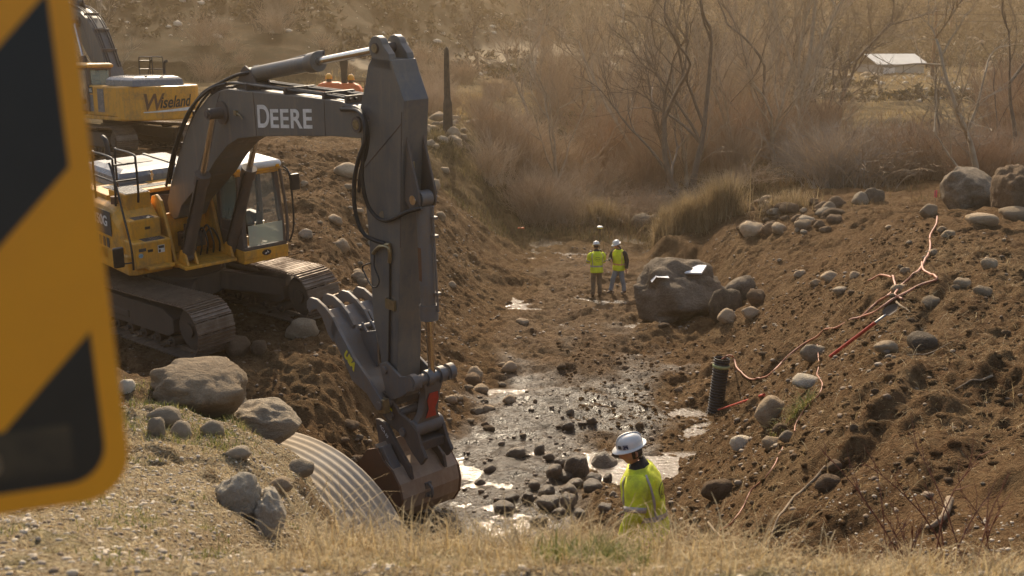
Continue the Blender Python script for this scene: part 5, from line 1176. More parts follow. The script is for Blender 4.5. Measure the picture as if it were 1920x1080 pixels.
t = thing('shovel', a, 'long handled shovel with a red handle lying on the right bank', 'shovel'); b_ -= a; c_ -= a
MB().tube([(0, 0, 0), b_], .026, 10).build('handle', M['red'], t, smooth='auto'); MB().tube([b_, b_.lerp(c_, .55)], .02, 10).build('socket', M['galv'], t, smooth='auto')
dd = (c_ - b_).normalized(); sd_ = dd.cross(Vector((0, -.3, 1))).normalized(); nn = sd_.cross(dd); e0 = b_.lerp(c_, .5); rg = []
for s, hw in ((0, .04), (.03, .085), (.15, .09), (.22, .06), (.27, .01)):
    rg.append([e0 + dd * s + sd_ * (hw * k) + nn * (.03 * k * k + (.0 if q else .006)) for q, ks in ((1, (-1, -.5, 0, .5, 1)), (0, (1, .5, 0, -.5, -1))) for k in ks])
MB().rings(rg).build('blade', M['mudframe'], t, smooth='auto')
a = hit(1346, 776) + Vector((0, 0, .04)); b_ = hit(1432, 752) + Vector((0, 0, .06)); q_ = MB().tube([a, a.lerp(b_, .4), b_], [.014, .02, .026], 10, 3).build('digging_bar', M['red'], None, smooth='auto'); tag(q_, 'short red pole lying below the black pipe beside the round boulder', 'pole')
# sticks and roots
M['stick'] = simple('dry_root', (.28, .21, .13), (.16, .11, .07), .85, 0, 12, bmp=.4)
for L_, r_, lb in (([(1548, 880), (1520, 910), (1480, 945), (1455, 985), (1445, 1010)], .018, 'long pale root running down the slope below the pair of stones'),
                  ([(1780, 945), (1772, 975), (1750, 995), (1735, 998)], .035, 'thick grey curved root at the lower right'),
                  ([(1680, 573), (1700, 583), (1706, 588)], .02, 'short forked twig above the shovel blade'),
                  ([(1322, 976), (1340, 1000), (1352, 1010)], .02, 'dark broken stick right of the nearest worker'),
                  ([(1600, 318), (1560, 345), (1510, 325), (1500, 322)][::-1], .09, 'pale fallen trunk under the far willows'),
                  ([(1700, 668), (1740, 668), (1790, 640)], .008, 'thin curved root right of the dark half-buried stone'),
                  ([(1860, 710), (1820, 722), (1790, 735)], .015, 'pale stick on the upper part of the dirt slope')):
    tag(MB().tube(on_ground(L_, r_ * .8), [r_ * (1 - .6 * k / max(1, (len(L_) - 1) * 4)) for k in range((len(L_) - 1) * 4 + 1)], 8, 2).build('fallen_branch' if r_ > .05 else 'root', M['stick'], None, smooth=True), lb, 'branch')
# pink marker flag
p = hit(1752, 392); t = thing('marker_flag', p, 'small pink marker flag on the crest beside the dark boulder', 'flag')
MB().cyl((0, 0, -.05), (0, 0, .55), .008, n=6).build('stake', M['stick'], t)
MB().box((-.03, -.004, .34), (.05, .004, .56)).build('flag', simple('pink_flag', (.9, .12, .16), (.8, .15, .15), .6), t)
p = hit(978, 431); tag(MB().box((-.16, -.05, 0), (.12, .08, .07), Matrix.Translation(p)).build('survey_marker', M['orange'], None, bevel=.02), 'small orange marker on the ground left of the far workers', 'marker')
# ------------------------------------------------------------------ charred post, fence, road workers' machines
p = hit(840, 243); topy = at(838, 88, p.y)
t = thing('charred_post', p, 'tall charred broken post standing in rubble right of the stick', 'post'); hh = topy.z - p.z
MB().tube([(0, 0, -.3), (0, 0, hh * .28), (-.02, 0, hh * .42), (-.03, 0, hh * .9), (-.02, 0, hh)], [.24, .21, .15, .12, .04], 10, 4).build('trunk', M['char'], t, smooth=True)
t = thing('pipe_fence', at(655, 190, 72), 'low rusty rail fence behind the boom', 'fence')
t.location.z = float(height(t.location.x, t.location.y))
for k in range(5): MB().cyl((k * .95, 0, -.2), (k * .95, 0, 1.15), .04, n=8).build('post', M['wood'], t)
for z in (.35, .72, 1.08): MB().cyl((-.1, 0, z), (3.9, 0, z), .028, n=6).build('rail', M['wood'], t)
for k, (px, py) in enumerate(((622, 170), (652, 172))):
    p = at(px, py + 6, 60); zg = float(height(p.x, p.y)); t = thing('ground_compactor', (p.x, p.y, p.z + .12), ('orange machine with an amber beacon seen above the boom, left of two' if k == 0 else 'orange machine with an amber beacon and black mast, right of two by the stick'), 'machine')
    t.scale = (1.25, 1.25, 1.25)
    b = MB(); b.rings([[Vector((x * sx_, y * sx_, z)) for x, y in ((-.6, -.35), (.6, -.35), (.6, .35), (-.6, .35))] for z, sx_ in ((-.35, .9), (.1, 1), (.3, .8), (.38, .5))]); bo_ = b.build('body', M['orange'], t, bevel=.05)
    MB().cyl((-.1 if k == 0 else .15, 0, .38), (-.1 if k == 0 else .15, 0, .50), .09, n=12).build('beacon_base', M['blackpaint'], t); MB().tube([(-.1 if k == 0 else .15, 0, .5), (-.1 if k == 0 else .15, 0, .62), (-.1 if k == 0 else .15, 0, .72)], [.14, .14, .05], 12, 2).build('beacon', M['amber'], t, smooth=True)
    if k:
        MB().rings([[Vector((x * s_ - .12, y * s_, z)) for x, y in ((-.12, -.1), (.12, -.1), (.12, .1), (-.12, .1))] for z, s_ in ((.3, .9), (.9, 1.05), (1.25, 1.4), (1.3, 1.3))]).build('mast', M['blackpaint'], t, bevel=.02)
        MB().cyl((0, 0, 1.3), (.05, 0, 1.52), .07, n=10).build('lamp', M['galv'], t)
    for sx_ in (-.45, .45):
        MB().cyl((sx_, -.38, -.35), (sx_, .38, -.35), .25, n=16).build('roller', M['greyflat'], t, smooth='auto')
# ------------------------------------------------------------------ shed, poles and wires
p = at(1695, 141, 168); zg = float(height(p.x, p.y)); t = thing('shed', (p.x - .4, p.y, zg - .3), 'low white shed with a pale metal roof in the far field', 'shed', rz=R(14)); zt = CAMZ - zg + .3
hz0 = (at(1700, 120, 168).z - zg + .2); hr = at(1700, 103, 168).z - zg + .3 + .0
b = MB(); b.box((-3.6, 0, -.8), (3.6, 6.5, hz0)); b.build('wall', simple('shed_wall', (.42, .41, .36), (.36, .34, .29), .8, 0, .6), t)
b = MB(); b.rings([[Vector((x, y, z + q)) for y, z in ((-.4, hz0 - .02), (3.25, hr), (6.9, hz0 - .02), (6.9, hz0 + .1), (3.25, hr + .12), (-.4, hz0 + .1))] for x, q in ((-4.1, 0), (4.0, 0))]); b.build('roof', simple('metal_roof', (.66, .65, .58), (.56, .54, .48), .45, 0, .5), t)
b = MB(); b.prism([(-2.9, -.5), (-1.1, -.5), (-1.1, hz0 - .35), (-2.9, hz0 - .35)], -.04, -.01); b.build('garage_door', M['white'], t)
b = MB(); b.prism([(.2, -.5), (.3, -.5), (.3, hz0), (.2, hz0)], -.03, -.01); b.build('corner_trim', M['decalgrey'], t)
poles = []
for (px, y0, y1, Yp, lb) in ((1747, 150, 14, 160, 'brown wooden utility pole standing beside the white shed'), (1780, 92, -14, 215, 'thinner utility pole farther up the slope behind the shed')):
    a = at(px, y0, Yp); tp = at(px + 3, y1, Yp); t = thing('utility_pole', a - Vector((0, 0, 1.5)), lb, 'utility pole'); h_ = tp.z - a.z + 1.5
    MB().cyl((0, 0, 0), (0, 0, h_), .26, .17, n=10).build('pole', M['wood'], t); MB().box((-1.2, -.08, h_ - 1.0), (1.2, .08, h_ - .8)).build('crossarm', M['wood'], t)
    for x_ in (-1.1, 1.1): MB().cyl((x_, 0, h_ - .8), (x_, 0, h_ - .6), .07, n=8).build('insulator', M['greyflat'], t)
    poles.append(tp)
for k, (e, z_) in enumerate((((1330, 18), 0), ((1330, 40), -.9))):
    a = at(e[0], e[1], 175); q = poles[0] + Vector((0, 0, -.9 + z_)); mid = (a + q) / 2 - Vector((0, 0, .9)); en = at(2100, 8 + k * 12, 150)
    tag(MB().tube([a, mid, q, (q + en) / 2 - Vector((0, 0, .6)), en], .035, 5, 5).build('power_line', M['black'], None), ('upper' if k == 0 else 'lower') + ' of the two wires strung across the far field from the pole', 'wire')

# ------------------------------------------------------------------ grasses (far too many blades to count)
def grassmat(name, cols, rough=.8):
    m, nt, bs = new_mat(name); g_ = nt.nodes.new('ShaderNodeNewGeometry'); r_ = nt.nodes.new('ShaderNodeValToRGB')
    el = r_.color_ramp.elements; el[0].color = (*cols[0], 1); el[1].color = (*cols[-1], 1)
    for k, c_ in enumerate(cols[1:-1]): e = el.new((k + 1) / (len(cols) - 1)); e.color = (*c_, 1)
    nt.links.new(g_.outputs['Random Per Island'], r_.inputs[0]); nt.links.new(r_.outputs[0], bs.inputs['Base Color']); bs.inputs['Roughness'].default_value = rough
    tr = nt.nodes.new('ShaderNodeBsdfTranslucent'); nt.links.new(r_.outputs[0], tr.inputs['Color']); ms = nt.nodes.new('ShaderNodeMixShader'); ms.inputs[0].default_value = .35
    nt.links.new(bs.outputs[0], ms.inputs[1]); nt.links.new(tr.outputs[0], ms.inputs[2]); nt.links.new(ms.outputs[0], nt.nodes['Material Output'].inputs['Surface']); return m
STRAW = [(.40, .29, .14), (.52, .40, .21), (.30, .20, .09), (.60, .49, .29), (.44, .31, .13)]
M['straw'] = grassmat('dry_straw', STRAW); M['green'] = grassmat('green_grass', [(.10, .13, .025), (.17, .18, .04), (.26, .24, .07), (.40, .33, .12)])
M['rush'] = grassmat('rush_blades', [(.18, .135, .06), (.32, .23, .12), (.46, .35, .20), (.27, .20, .10), (.38, .28, .16)])
M['olive'] = grassmat('olive_grass', [(.07, .065, .022), (.14, .11, .045), (.20, .15, .07), (.10, .075, .035)])
M['fieldstraw'] = grassmat('field_straw', [(.32, .22, .09), (.46, .33, .14), (.24, .16, .07), (.38, .27, .12)]); M['rusty'] = grassmat('rusty_undergrowth', [(.14, .07, .035), (.20, .12, .06), (.26, .18, .10), (.10, .06, .035)])
def blades(P, Ln, Wd, lean, curl, seg=4, az=None):
    n_ = len(P); a = nr.rand(n_) * 6.283 if az is None else az; lean_ = lean * (.3 + nr.rand(n_)); cu = curl * (.2 + 1.3 * nr.rand(n_)); Ls = Ln * (.45 + .75 * nr.rand(n_)); Wd = Wd * (.6 + .8 * nr.rand(n_))
    d = np.stack([np.cos(a), np.sin(a)], 1); s_ = np.stack([-d[:, 1], d[:, 0]], 1); V_ = np.zeros((n_, seg + 1, 2, 3)); x = np.zeros(n_); z = np.zeros(n_); th = lean_.copy()
    for k in range(seg + 1):
        w_ = Wd * (1 - k / seg) ** .6 * .5 + .0004
        for q, sg_ in ((0, -1), (1, 1)):
            V_[:, k, q, 0] = P[:, 0] + d[:, 0] * x + s_[:, 0] * w_ * sg_; V_[:, k, q, 1] = P[:, 1] + d[:, 1] * x + s_[:, 1] * w_ * sg_; V_[:, k, q, 2] = P[:, 2] + z
        x = x + np.sin(th) * Ls / seg; z = z + np.cos(th) * Ls / seg; th = th + cu / seg * (1 + k * .5)
    b0 = (np.arange(n_) * (seg + 1) * 2)[:, None] + (np.arange(seg) * 2)[None]
    F_ = np.stack([b0, b0 + 1, b0 + 3, b0 + 2], -1).reshape(-1, 4); return V_.reshape(-1, 3), F_
def grass(name, label, mt, parts, cat='grass', kind='stuff', parent=None):
    Vs, Fs, n_ = [], [], 0
    for a in parts: v_, f_ = blades(*a); Vs.append(v_); Fs.append(f_ + n_); n_ += len(v_)
    o = mesh_np(name, np.concatenate(Vs), np.concatenate(Fs), M[mt], parent, False)
    return tag(o, label, cat, None, kind) if not parent else o
def dens(x, y): return np.clip(.25 + 1.6 * fbm(x * 1.7, y * 1.7, 3, 200), 0, 1)
def clumped(n_, x0, x1, y0, y1, cl, spread):
    cx = nr.uniform(x0, x1, cl); cy = nr.uniform(y0, y1, cl); k = nr.randint(0, cl, n_); x = cx[k] + nr.normal(0, spread, n_); y = cy[k] + nr.normal(0, spread, n_); return np.stack([x, y, height(x, y)], 1)
parts = [(clumped(3000, -1.0, 1.4, 3.55, 4.3, 80, .06), .09, .0035, .6, 1.2, 4), (clumped(2200, -.75, 1.0, 4.1, 5.0, 46, .05), .27, .004, .35, 1.1, 5), (clumped(2000, -.2, 1.05, 4.2, 5.2, 34, .06), .33, .004, .4, 1.3, 5),
         (clumped(700, -.75, -.35, 4.7, 5.6, 12, .05), .42, .0045, .45, 1.6, 5), (clumped(2200, .5, 2.4, 3.6, 6.0, 60, .05), .19, .004, .5, 1.2, 4),
         (clumped(600, -1.15, -.6, 4.9, 5.6, 9, .06), .36, .004, .5, 1.4, 5), (clumped(90, -1.2, -.6, 4.8, 5.6, 8, .05), .6, .005, .5, 1.5, 5)]
grass('dry_grass', 'tall dry straw grass along the near edge of the shoulder', 'straw', parts)
P = rnd_pts(42000, -3.6, 3.2, 3.5, 8.2, lambda x, y: np.where(x < .4, dens(x, y) + .15, .35 * dens(x, y))); P2 = rnd_pts(9000, -4.2, -1.4, 7, 10.6, dens)
grass('straw_litter', 'short dry straw and stubble covering the near gravel shoulder', 'straw', [(P[::2], .05, .0040, 1.3, .5, 2), (P[1::6], .10, .0045, 1.1, .9, 3), (P2, .06, .005, 1.2, .6, 2)])
parts = [(clumped(3200, -3.2, .6, 3.6, 7.5, 70, .06), .04, .0045, .5, .9, 3), (clumped(1300, .12, .5, 3.9, 4.4, 8, .05), .15, .0045, .35, .9, 4), (clumped(2600, -3.6, -2.2, 8.2, 10.6, 26, .12), .08, .006, .5, 1, 3),
         (clumped(800, -.5, -.1, 4.2, 4.6, 8, .05), .07, .006, .6, 1, 3)]
grass('green_weeds', 'patches of low green weeds among the dry grass and boulders', 'green', parts)
P = rnd_pts(16000, 1.3, 9, 9, 26); P3 = rnd_pts(2200, 1.2, 9, 9, 24)
grass('root_hairs', 'loose straw and torn root hairs strewn over the right dirt slope', 'straw', [(P, .07, .004, 1.45, .5, 2), (P3, .26, .005, 1.35, .9, 5)])
P = hit(1500, 775); grass('grass_tuft', 'tuft of green and yellow grass beside the round tan boulder', 'green', [(clumped(260, P.x - .35, P.x + .1, P.y - .1, P.y + .2, 5, .06), .30, .008, .7, 1.2, 4)], kind=None)
# red stemmed twigs
M['redtwig'] = simple('red_twig', (.16, .055, .03), (.22, .10, .06), .7, 0, 9); M['twig'] = simple('tan_twig', (.50, .38, .25), (.36, .265, .17), .85, 0, 2); M['twig2'] = simple('brown_twig', (.34, .24, .15), (.44, .325, .21), .85, 0, 2)
M['twigred'] = simple('reddish_twig', (.38, .25, .15), (.27, .175, .105), .85, 0, 2); M['twiggrey'] = simple('grey_twig', (.38, .315, .24), (.24, .19, .14), .8, 0, 2)
M['bark'] = simple('dark_bark', (.13, .095, .065), (.21, .16, .11), .9, 0, 3, bmp=.5); M['barkgrey'] = simple('grey_bark', (.44, .35, .24), (.26, .20, .135), .9, 0, 3, bmp=.5)
class Tw:      # fast accumulator of thin three-sided stems
    def __init__(s): s.V = []; s.F = []; s.n = 0
    def stem(s, pts, r0, r1, k=3):
        m_ = len(pts); d0 = pts[-1] - pts[0]; d0 = d0 / (np.linalg.norm(d0) + 1e-9); a = np.array([0, 0, 1.]) if abs(d0[2]) < .8 else np.array([1., 0, 0]); u = np.cross(d0, a); u /= np.linalg.norm(u); v_ = np.cross(d0, u)
        rr = np.linspace(r0, r1, m_); t = np.arange(k) * 2 * np.pi / k
        ring = (np.cos(t)[:, None] * u + np.sin(t)[:, None] * v_); s.V.append((pts[:, None] + ring[None] * rr[:, None, None]).reshape(-1, 3))
        i = np.arange(m_ - 1)[:, None] * k + s.n; j = np.arange(k)[None]; jn = (j + 1) % k
        s.F.append(np.stack([i + j, i + jn, i + k + jn, i + k + j], -1).reshape(-1, 4)); s.n += m_ * k
    def out(s): return np.concatenate(s.V), np.concatenate(s.F)
def shrub_mesh(seed, H, spread, stems, sides, r_, droop=.3, seg=5):
    q = np.random.RandomState(seed); T_ = Tw()
    for i in range(stems):
        a = q.rand() * 6.283; lean = spread * q.rand() ** .7; L_ = H * (.55 + .5 * q.rand()); p = np.array([q.normal(0, .25) * spread, q.normal(0, .25) * spread, 0.]); pts = [p]
        d = np.array([np.cos(a) * math.sin(lean), np.sin(a) * math.sin(lean), math.cos(lean)]); dd = q.normal(0, .12, 3)
        for k in range(seg): d = d + dd * .5 + np.array([np.cos(a), np.sin(a), -.6]) * droop * .12 * k + q.normal(0, .06, 3); d /= np.linalg.norm(d); p = p + d * L_ / seg; pts.append(p)
        pts = np.array(pts); T_.stem(pts, r_, r_ * .3)
        for k in range(sides):
            t = .25 + .72 * q.rand(); f = t * seg; i0 = int(f); b0 = pts[i0] + (pts[min(i0+1, seg)] - pts[i0]) * (f - i0); dr = pts[min(i0+1, seg)] - pts[i0]; dr = dr / np.linalg.norm(dr) + q.normal(0, .42, 3) + np.array([0, 0, .25]); dr /= np.linalg.norm(dr)
            l_ = L_ * (.12 + .25 * q.rand()) * (1.15 - t * .6); b1 = b0 + dr * l_ * .5; b2 = b1 + (dr + q.normal(0, .2, 3)) * l_ * .5; T_.stem(np.array([b0, b1, b2]), r_ * .5, r_ * .18)
    V_, F_ = T_.out(); me_o = mesh_np('shrub', V_, F_, M['twig'], None, False); me = me_o.data; bpy.data.objects.remove(me_o); return me
SH = [shrub_mesh(300 + k, 1.0, .55 + .12 * (k % 3), 130, 10, .0040, .35) for k in range(5)]           # unit-height willow shrubs
SW_ = [shrub_mesh(330 + k, 1.0, .95, 90, 8, .0065, .9) for k in range(3)]                                # arching shrubs
_sc = {}
def shrub(x, y, H, mt, label, group, kind='SH', wide=1.0, name='willow_shrub', cat='shrub'):
    L_ = SH if kind == 'SH' else SW_; i = rnd.randrange(len(L_)); key = (kind, i, mt)
    if key not in _sc:
        m2 = L_[i].copy(); m2.materials.clear(); m2.materials.append(M[mt]); _sc[key] = m2
    o = bpy.data.objects.new(name, _sc[key]); C.objects.link(o); o.location = (x, y, float(height(x, y)) - .08); o.scale = (H * wide, H * wide, H); o.rotation_euler = (0, 0, rnd.uniform(0, 6.28)); return tag(o, label, cat, group)
# brush belt along the creek upstream
def belt(n_, xa, xb, ya, yb, h0, h1, mts, label, group, kind='SH', wide=1.0, skip=None):
    for k in range(n_):
        px = rnd.uniform(xa, xb); Y = rnd.uniform(ya, yb); x = (px - 960) / FPX * Y * 1.0
        if skip and skip(x, Y, px): continue
        shrub(x, Y, rnd.uniform(h0, h1), rnd.choice(mts), label, group, kind, wide)
openf = lambda x, Y, px: (px > 1560 and px < 1900 and Y > 60)
belt(26, 905, 1130, 50, 62, 1.7, 3.0, ['twig', 'twig', 'twig2'], 'bare tan willow shrub on the far left bank of the creek', 'willow shrubs on the left creek bank', wide=1.0, skip=lambda x, Y, px: 1170 < px < 1240 and Y < 54)
belt(34, 1100, 1560, 54, 74, 2.4, 4.6, ['twig', 'twigred', 'twig2'], 'bare brown willow shrub in the thicket behind the rushes', 'willow thicket behind the rushes', wide=.75)
belt(20, 1020, 1560, 76, 98, 4.0, 6.5, ['twig', 'twig', 'twig2'], 'tall bare willow at the back of the thicket', 'tall willows at the back of the thicket', wide=.6)
belt(26, 1560, 1960, 44, 58, 1.8, 3.0, ['twig', 'twigred', 'twiggrey'], 'low bare shrub along the right creek bank', 'low shrubs along the right creek bank', wide=1.0)
belt(14, 1860, 2010, 50, 75, 3.5, 6.0, ['twig', 'twigred'], 'bare brown shrub at the right edge thicket', 'shrubs of the right edge thicket', wide=.8)
belt(12, 1500, 1760, 47, 54, 2.6, 3.4, ['twiggrey', 'twiggrey', 'twig2'], 'arching pale bare shrub in the middle of the thicket', 'arching pale shrubs', kind='SW', wide=.9)
belt(10, 1120, 1420, 50, 54, 1.2, 1.9, ['twiggrey', 'twig2'], 'low arching bare shrub under the leaning tree', 'arching shrubs under the leaning tree', kind='SW', wide=1.2)
belt(14, 780, 960, 62, 85, 1.2, 2.2, ['twig', 'twig2'], 'small bare shrub in the field behind the charred post', 'small shrubs behind the charred post', wide=1.1)
belt(16, 380, 900, 92, 104, 1.2, 3.2, ['twig', 'twig2'], 'bare shrub at the foot of the hillside', 'shrubs at the foot of the hillside', wide=1.0)
belt(10, 1000, 1500, 120, 160, 5, 9, ['twig', 'twig2'], 'tall bare tree-like willow far behind the thicket', 'tall willows far behind', wide=.6)
belt(6, 500, 560, 108, 116, 4, 5, ['twig'], 'pale bare shrub on the hillside above the boom', 'pale shrubs on the hillside', wide=.7)
for (px, Y, H, lb) in ((1000, 16.5, .0, ''),): pass
# red stemmed weeds near the camera
for (x, Y, H, lb) in ((.1, 5.7, .42, 'red stemmed weed in front of the creek pool, left one'), (.42, 5.9, .5, 'red stemmed weed in front of the creek pool, right one'), (2.35, 6.4, .85, 'red stemmed shrub at the lower right, left one'), (2.75, 6.6, 1.0, 'red stemmed shrub at the lower right edge')):
    o = shrub(x, Y, H, 'redtwig', lb, None, 'SH', .8, 'red_stemmed_shrub'); m2 = shrub_mesh(int(x * 100), 1.0, .6, 9, 7, .008, .2); m2.materials.clear(); m2.materials.append(M['redtwig']); o.data = m2
# ------------------------------------------------------------------ trees
def tree(base, H, seed, mt, label, lean=(0, 0), forks=3, spread=.5, r0=.2, levels=4, name='bare_tree', curve=.3, twigs=1.35, group=None):
    r0 *= .72
    q = np.random.RandomState(seed); tr_ = Tw(); cr = Tw()
    def grow(p, d, L_, r_, lv):
        seg = 5 if lv < 3 else 3; pts = [p]; bend = q.normal(0, curve, 3)
        for k in range(seg):
            d = d + bend / seg + q.normal(0, .09, 3) + np.array([0, 0, .05]); d /= np.linalg.norm(d); p = p + d * L_ / seg; pts.append(p)
        pts = np.array(pts); (tr_ if lv <= 1 else cr).stem(pts, r_, r_ * .55 if lv < levels else r_ * .3, 7 if lv < 2 else 4 if lv < 3 else 3)
        if lv >= levels: return
        n_ = forks if lv == 0 else int((2 + q.randint(0, 3)) * (twigs if lv >= 2 else 1))
        for k in range(n_):
            t = 1.0 if k == 0 else (.35 + .6 * q.rand() if lv else .1 + .8 * q.rand()); f = t * seg; i0 = min(int(f), seg - 1); b0 = pts[i0] + (pts[i0+1] - pts[i0]) * (f - i0)
            nd = d + q.normal(0, spread, 3) * np.array([1, 1, .7]) + np.array([0, 0, .12]); nd /= np.linalg.norm(nd)
            grow(b0, nd, L_ * (.55 + .25 * q.rand()), r_ * (.62 if k == 0 else .45), lv + 1)
    grow(np.array([0, 0, -.2]), np.array([lean[0], lean[1], 1.0]) / math.sqrt(1 + lean[0] ** 2 + lean[1] ** 2), H * .42, r0, 0)
    t = thing(name, base, label, 'tree', group)
    mesh_np('trunk', *tr_.out(), M[mt], t, True); mesh_np('crown', *cr.out(), M[mt], t, False); return t
def tb(px, Y): x = (px - 960) / FPX * Y; return (x, Y, float(height(x, Y)))
tree(tb(1285, 52), 10.5, 3, 'bark', 'dark many-trunked tree leaning left over the far end of the creek', (-.45, 0), 4, .42, .24, 5)
tree(tb(1300, 52.5), 10.5, 8, 'bark', 'dark tree with upright limbs rising just right of the leaning one', (.12, 0), 4, .36, .24, 5)
tree(tb(1345, 53), 4.2, 12, 'barkgrey', 'single curved grey limb reaching right from the leaning trees', (1.3, -.2), 2, .3, .11, 3, curve=.5)
tree(tb(1442, 62), 12.0, 21, 'bark', 'bare tree with dark trunk left of the tall shaggy willows', (-.05, 0), 3, .35, .17, 5)
tree(tb(1500, 66), 15, 25, 'barkgrey', 'tall shaggy grey-brown willow with upright limbs', (.05, 0), 5, .25, .26, 5)
tree(tb(1470, 70), 15, 28, 'barkgrey', 'tall upright willow second of the shaggy pair', (-.04, 0), 5, .25, .24, 5)
tree(tb(1592, 50), 5.2, 31, 'barkgrey', 'slim grey tree with pale drooping branches in the middle of the thicket', (.12, 0), 3, .6, .11, 5)
tree(tb(1842, 41), 8, 35, 'barkgrey', 'bare tree with a pale trunk behind the crest boulders', (-.05, 0), 4, .55, .17, 5)
tree(tb(1790, 47), 5.0, 37, 'bark', 'crooked tree with spreading dead limbs left of the pale trunked tree', (-.25, 0), 3, .65, .12, 5)
tree(tb(1905, 48), 9.5, 41, 'bark', 'dark bare tree at the right edge of the photo', (.1, 0), 4, .45, .15, 5)
tree(tb(1690, 57), 3.8, 44, 'bark', 'low spreading dead tree below the white shed', (.3, 0), 3, .7, .11, 5)
tree(tb(1640, 120), 4.0, 47, 'bark', 'small bare tree at the left corner of the white shed', (0, 0), 4, .6, .16, 4)
tree(tb(1400, 100), 12, 51, 'barkgrey', 'far tall bare cottonwood left of centre in the background', (0, 0), 4, .35, .3, 5)
tree(tb(1150, 110), 9, 53, 'bark', 'far bare tree where the dirt road ends', (0, 0), 4, .45, .2, 5)
tree(tb(900, 112), 7, 55, 'bark', 'far bare tree on the hillside above the road', (0, 0), 4, .5, .2, 5)
tree(tb(1235, 84), 13, 57, 'barkgrey', 'bare tree in the background behind the leaning tree', (.1, 0), 4, .45, .2, 5)
tree(tb(1075, 57), 3.2, 59, 'barkgrey', 'small bare grey tree on the far left bank', (.0, 0), 4, .6, .08, 4)
tree(tb(205, 62), 7.5, 61, 'barkgrey', 'bare pale tree behind the parked excavator', (0, 0), 4, .4, .14, 4)
tree(tb(1215, 60), 10, 63, 'barkgrey', 'pale slender tree left of the dark leaning tree', (-.1, 0), 4, .35, .16, 5)
tree(tb(1385, 58), 9, 65, 'barkgrey', 'slender tree between the dark trees and the shaggy willows', (.05, 0), 4, .35, .15, 5)
tree(tb(1545, 75), 12, 67, 'bark', 'tall dark tree at the right side of the shaggy willows', (.1, 0), 4, .35, .2, 5)
for k in range(26):
    px = 1000 + k * 23 + rnd.uniform(-14, 14); Y = rnd.uniform(54, 90)
    tree(tb(px, Y), rnd.uniform(6, 9) * Y / 62, 400 + k, rnd.choice(['barkgrey', 'barkgrey', 'twig2', 'bark']), 'slender bare tree standing inside the willow thicket', (rnd.uniform(-.3, .3), 0), 4, .42, .16, 5, group='slender bare trees in the thicket')
for k in range(5):
    px = 1640 + k * 62 + rnd.uniform(-14, 14); Y = rnd.uniform(44, 56)
    tree(tb(px, Y), rnd.uniform(2.6, 3.8), 440 + k, rnd.choice(['barkgrey', 'twiggrey']), 'small tangled dead tree in the right thicket', (rnd.uniform(-.4, .4), 0), 4, .75, .09, 5, group='small tangled dead trees')
# rushes and bank vegetation
for k, (px, Y, H, n_, w_) in enumerate(((1290, 44, 1.5, 1500, .36), (1350, 43.5, 1.65, 1900, .4), (1250, 45, 1.0, 700, .26), (1130, 50, 1.2, 1100, .5), (1090, 53, 1.0, 800, .5), (1480, 42, .7, 500, .5))):
    x = (px - 960) / FPX * Y; P = np.stack([x + nr.normal(0, w_, n_), Y + nr.normal(0, w_ * .7, n_)], 1); P = np.concatenate([P, height(P[:, 0], P[:, 1])[:, None]], 1)
    grass('rushes', ('left part of the tall rushes clump above the cut bank', 'tallest tan and green rushes clump above the cut bank', 'low rushes at the left foot of the tall clump', 'yellow grass clump left of the upper pool', 'farther yellow grass clump left of the upper pool', 'small grass clump right of the tall rushes')[k], 'rush', [(P, H, .02, .22, .55, 4), (P[::5], H * .8, .02, .9, 1.2, 4)], cat='rushes', kind=None)
def vdens(x, y): return np.clip(.35 + 1.8 * fbm(x * .4, y * .4, 3, 220), 0, 1)
P = rnd_pts(15000, -3.5, 13, 46, 62, vdens); P2 = rnd_pts(9000, 6.5, 16, 39, 50, lambda x, y: vdens(x, y) * ss(7.5, 9, x)); P3 = rnd_pts(16000, -16, 30, 60, 96, vdens)
grass('undergrowth', 'rusty brown undergrowth below the thicket', 'rusty', [(rnd_pts(16000, 1.5, 20, 47, 66, vdens), .55, .02, .5, .6, 3), (P2, .35, .016, .5, .6, 3)])
grass('bank_grass', 'olive and straw coloured grass on the far banks', 'olive', [(P, .42, .02, .5, .8, 3), (rnd_pts(14000, -4.5, 4, 44, 60, vdens), .38, .018, .5, .9, 3), (P2[: 4000], .3, .014, .5, .8, 3), (rnd_pts(7000, -5, 0, 44, 62, vdens), .35, .016, .6, .8, 3)])
grass('field_grass', 'dry yellow grass of the fields beyond the thicket', 'fieldstraw', [(P3, .45, .035, .4, .6, 2), (rnd_pts(12000, 14, 75, 96, 175, vdens), .6, .07, .4, .6, 2), (rnd_pts(3000, -12, -2, 66, 88), .5, .03, .4, .6, 2)])
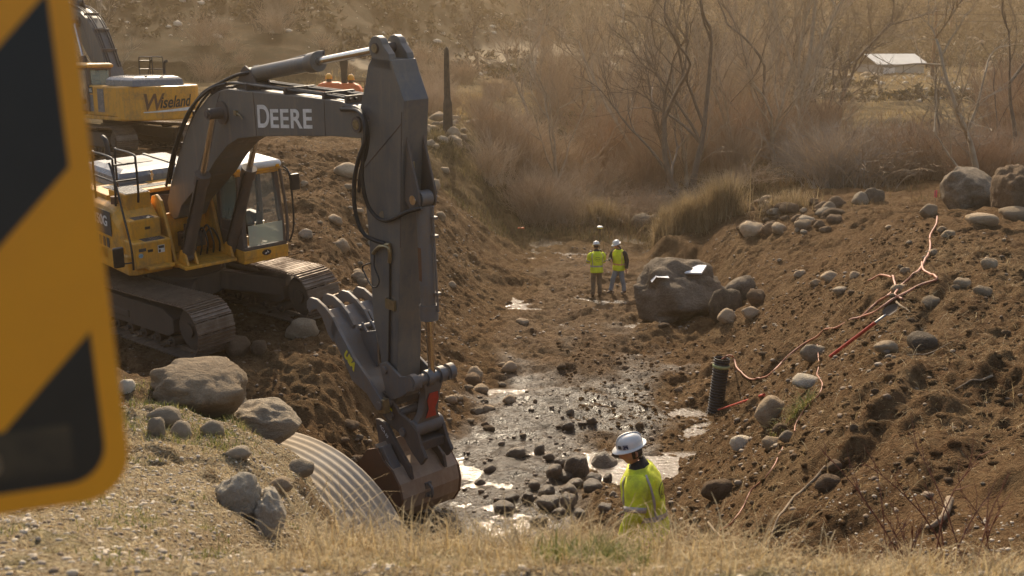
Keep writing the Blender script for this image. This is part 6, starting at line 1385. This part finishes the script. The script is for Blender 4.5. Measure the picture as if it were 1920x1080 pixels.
# sagebrush on the slopes
def sage(name, label, n_, box_, s0, s1, mt, f=None):
    P = rnd_pts(n_, *box_, f); S = s0 + (s1 - s0) * nr.rand(len(P)) ** 2; P[:, 2] += S * .25
    n2 = len(P); k = 26; c_ = np.repeat(P, k, 0); s_ = np.repeat(S, k); o_ = nr.normal(0, 1, (len(c_), 3)); o_ /= np.linalg.norm(o_, axis=1)[:, None]; o_[:, 2] = np.abs(o_[:, 2]) * .8; c_ = c_ + o_ * (s_ * (.4 + .6 * nr.rand(len(c_))))[:, None]
    t1 = nr.normal(0, 1, (len(c_), 3)) * s_[:, None] * .30; t2 = nr.normal(0, 1, (len(c_), 3)) * s_[:, None] * .30; V_ = np.stack([c_, c_ + t1, c_ + t2], 1).reshape(-1, 3)
    return tag(mesh_np(name, V_, np.arange(len(V_)).reshape(-1, 3), mt, None, False), label, 'sagebrush', None, 'stuff')
M['sage'] = grassmat('sagebrush_leaves', [(.035, .032, .018), (.065, .055, .03), (.055, .04, .02), (.10, .08, .045)])
sage('sagebrush', 'sagebrush dotted over the far hillsides', 9000, (-70, 40, 100, 215), .35, 1.0, M['sage'], lambda x, y: np.clip(.3 + 1.5 * fbm(x * .08, y * .08, 3, 230), 0, 1))
sage('far_sagebrush', 'dark sagebrush on the ridge behind the shed', 5000, (20, 130, 175, 300), .6, 1.6, M['sage'])
P = rnd_pts(2600, -60, 60, 100, 210); S = .08 + .5 * nr.rand(len(P)) ** 4
scatter_mesh('hillside_rocks', 'pale rocks dotted over the hillside', M['pale'], P, S, 1)
P = rnd_pts(800, 30, 110, 165, 215); S = .2 + .8 * nr.rand(len(P)) ** 3
scatter_mesh('field_rocks', 'pale rocks and brush heaps behind the shed', M['tan'], P, S, 1)

# ------------------------------------------------------------------ dusty air
m, nt, bs = new_mat('haze'); nt.nodes.remove(bs); pv = nt.nodes.new('ShaderNodeVolumePrincipled')
pv.inputs['Color'].default_value = (.92, .68, .43, 1); pv.inputs['Density'].default_value = .0007; pv.inputs['Anisotropy'].default_value = .55
nt.links.new(pv.outputs[0], nt.nodes['Material Output'].inputs['Volume'])
zt_ = float(ZZ.max()) + 6
hz_ = MB().box((Xs[0] - 2, Ys[0] - 2, float(ZZ.min()) - 1.5), (Xs[-1] + 2, Ys[-1] + 2, zt_)).build('haze', m); tag(hz_, kind='stuff')
hz_['label'] = 'warm dusty air filling the valley'; hz_['category'] = 'haze'
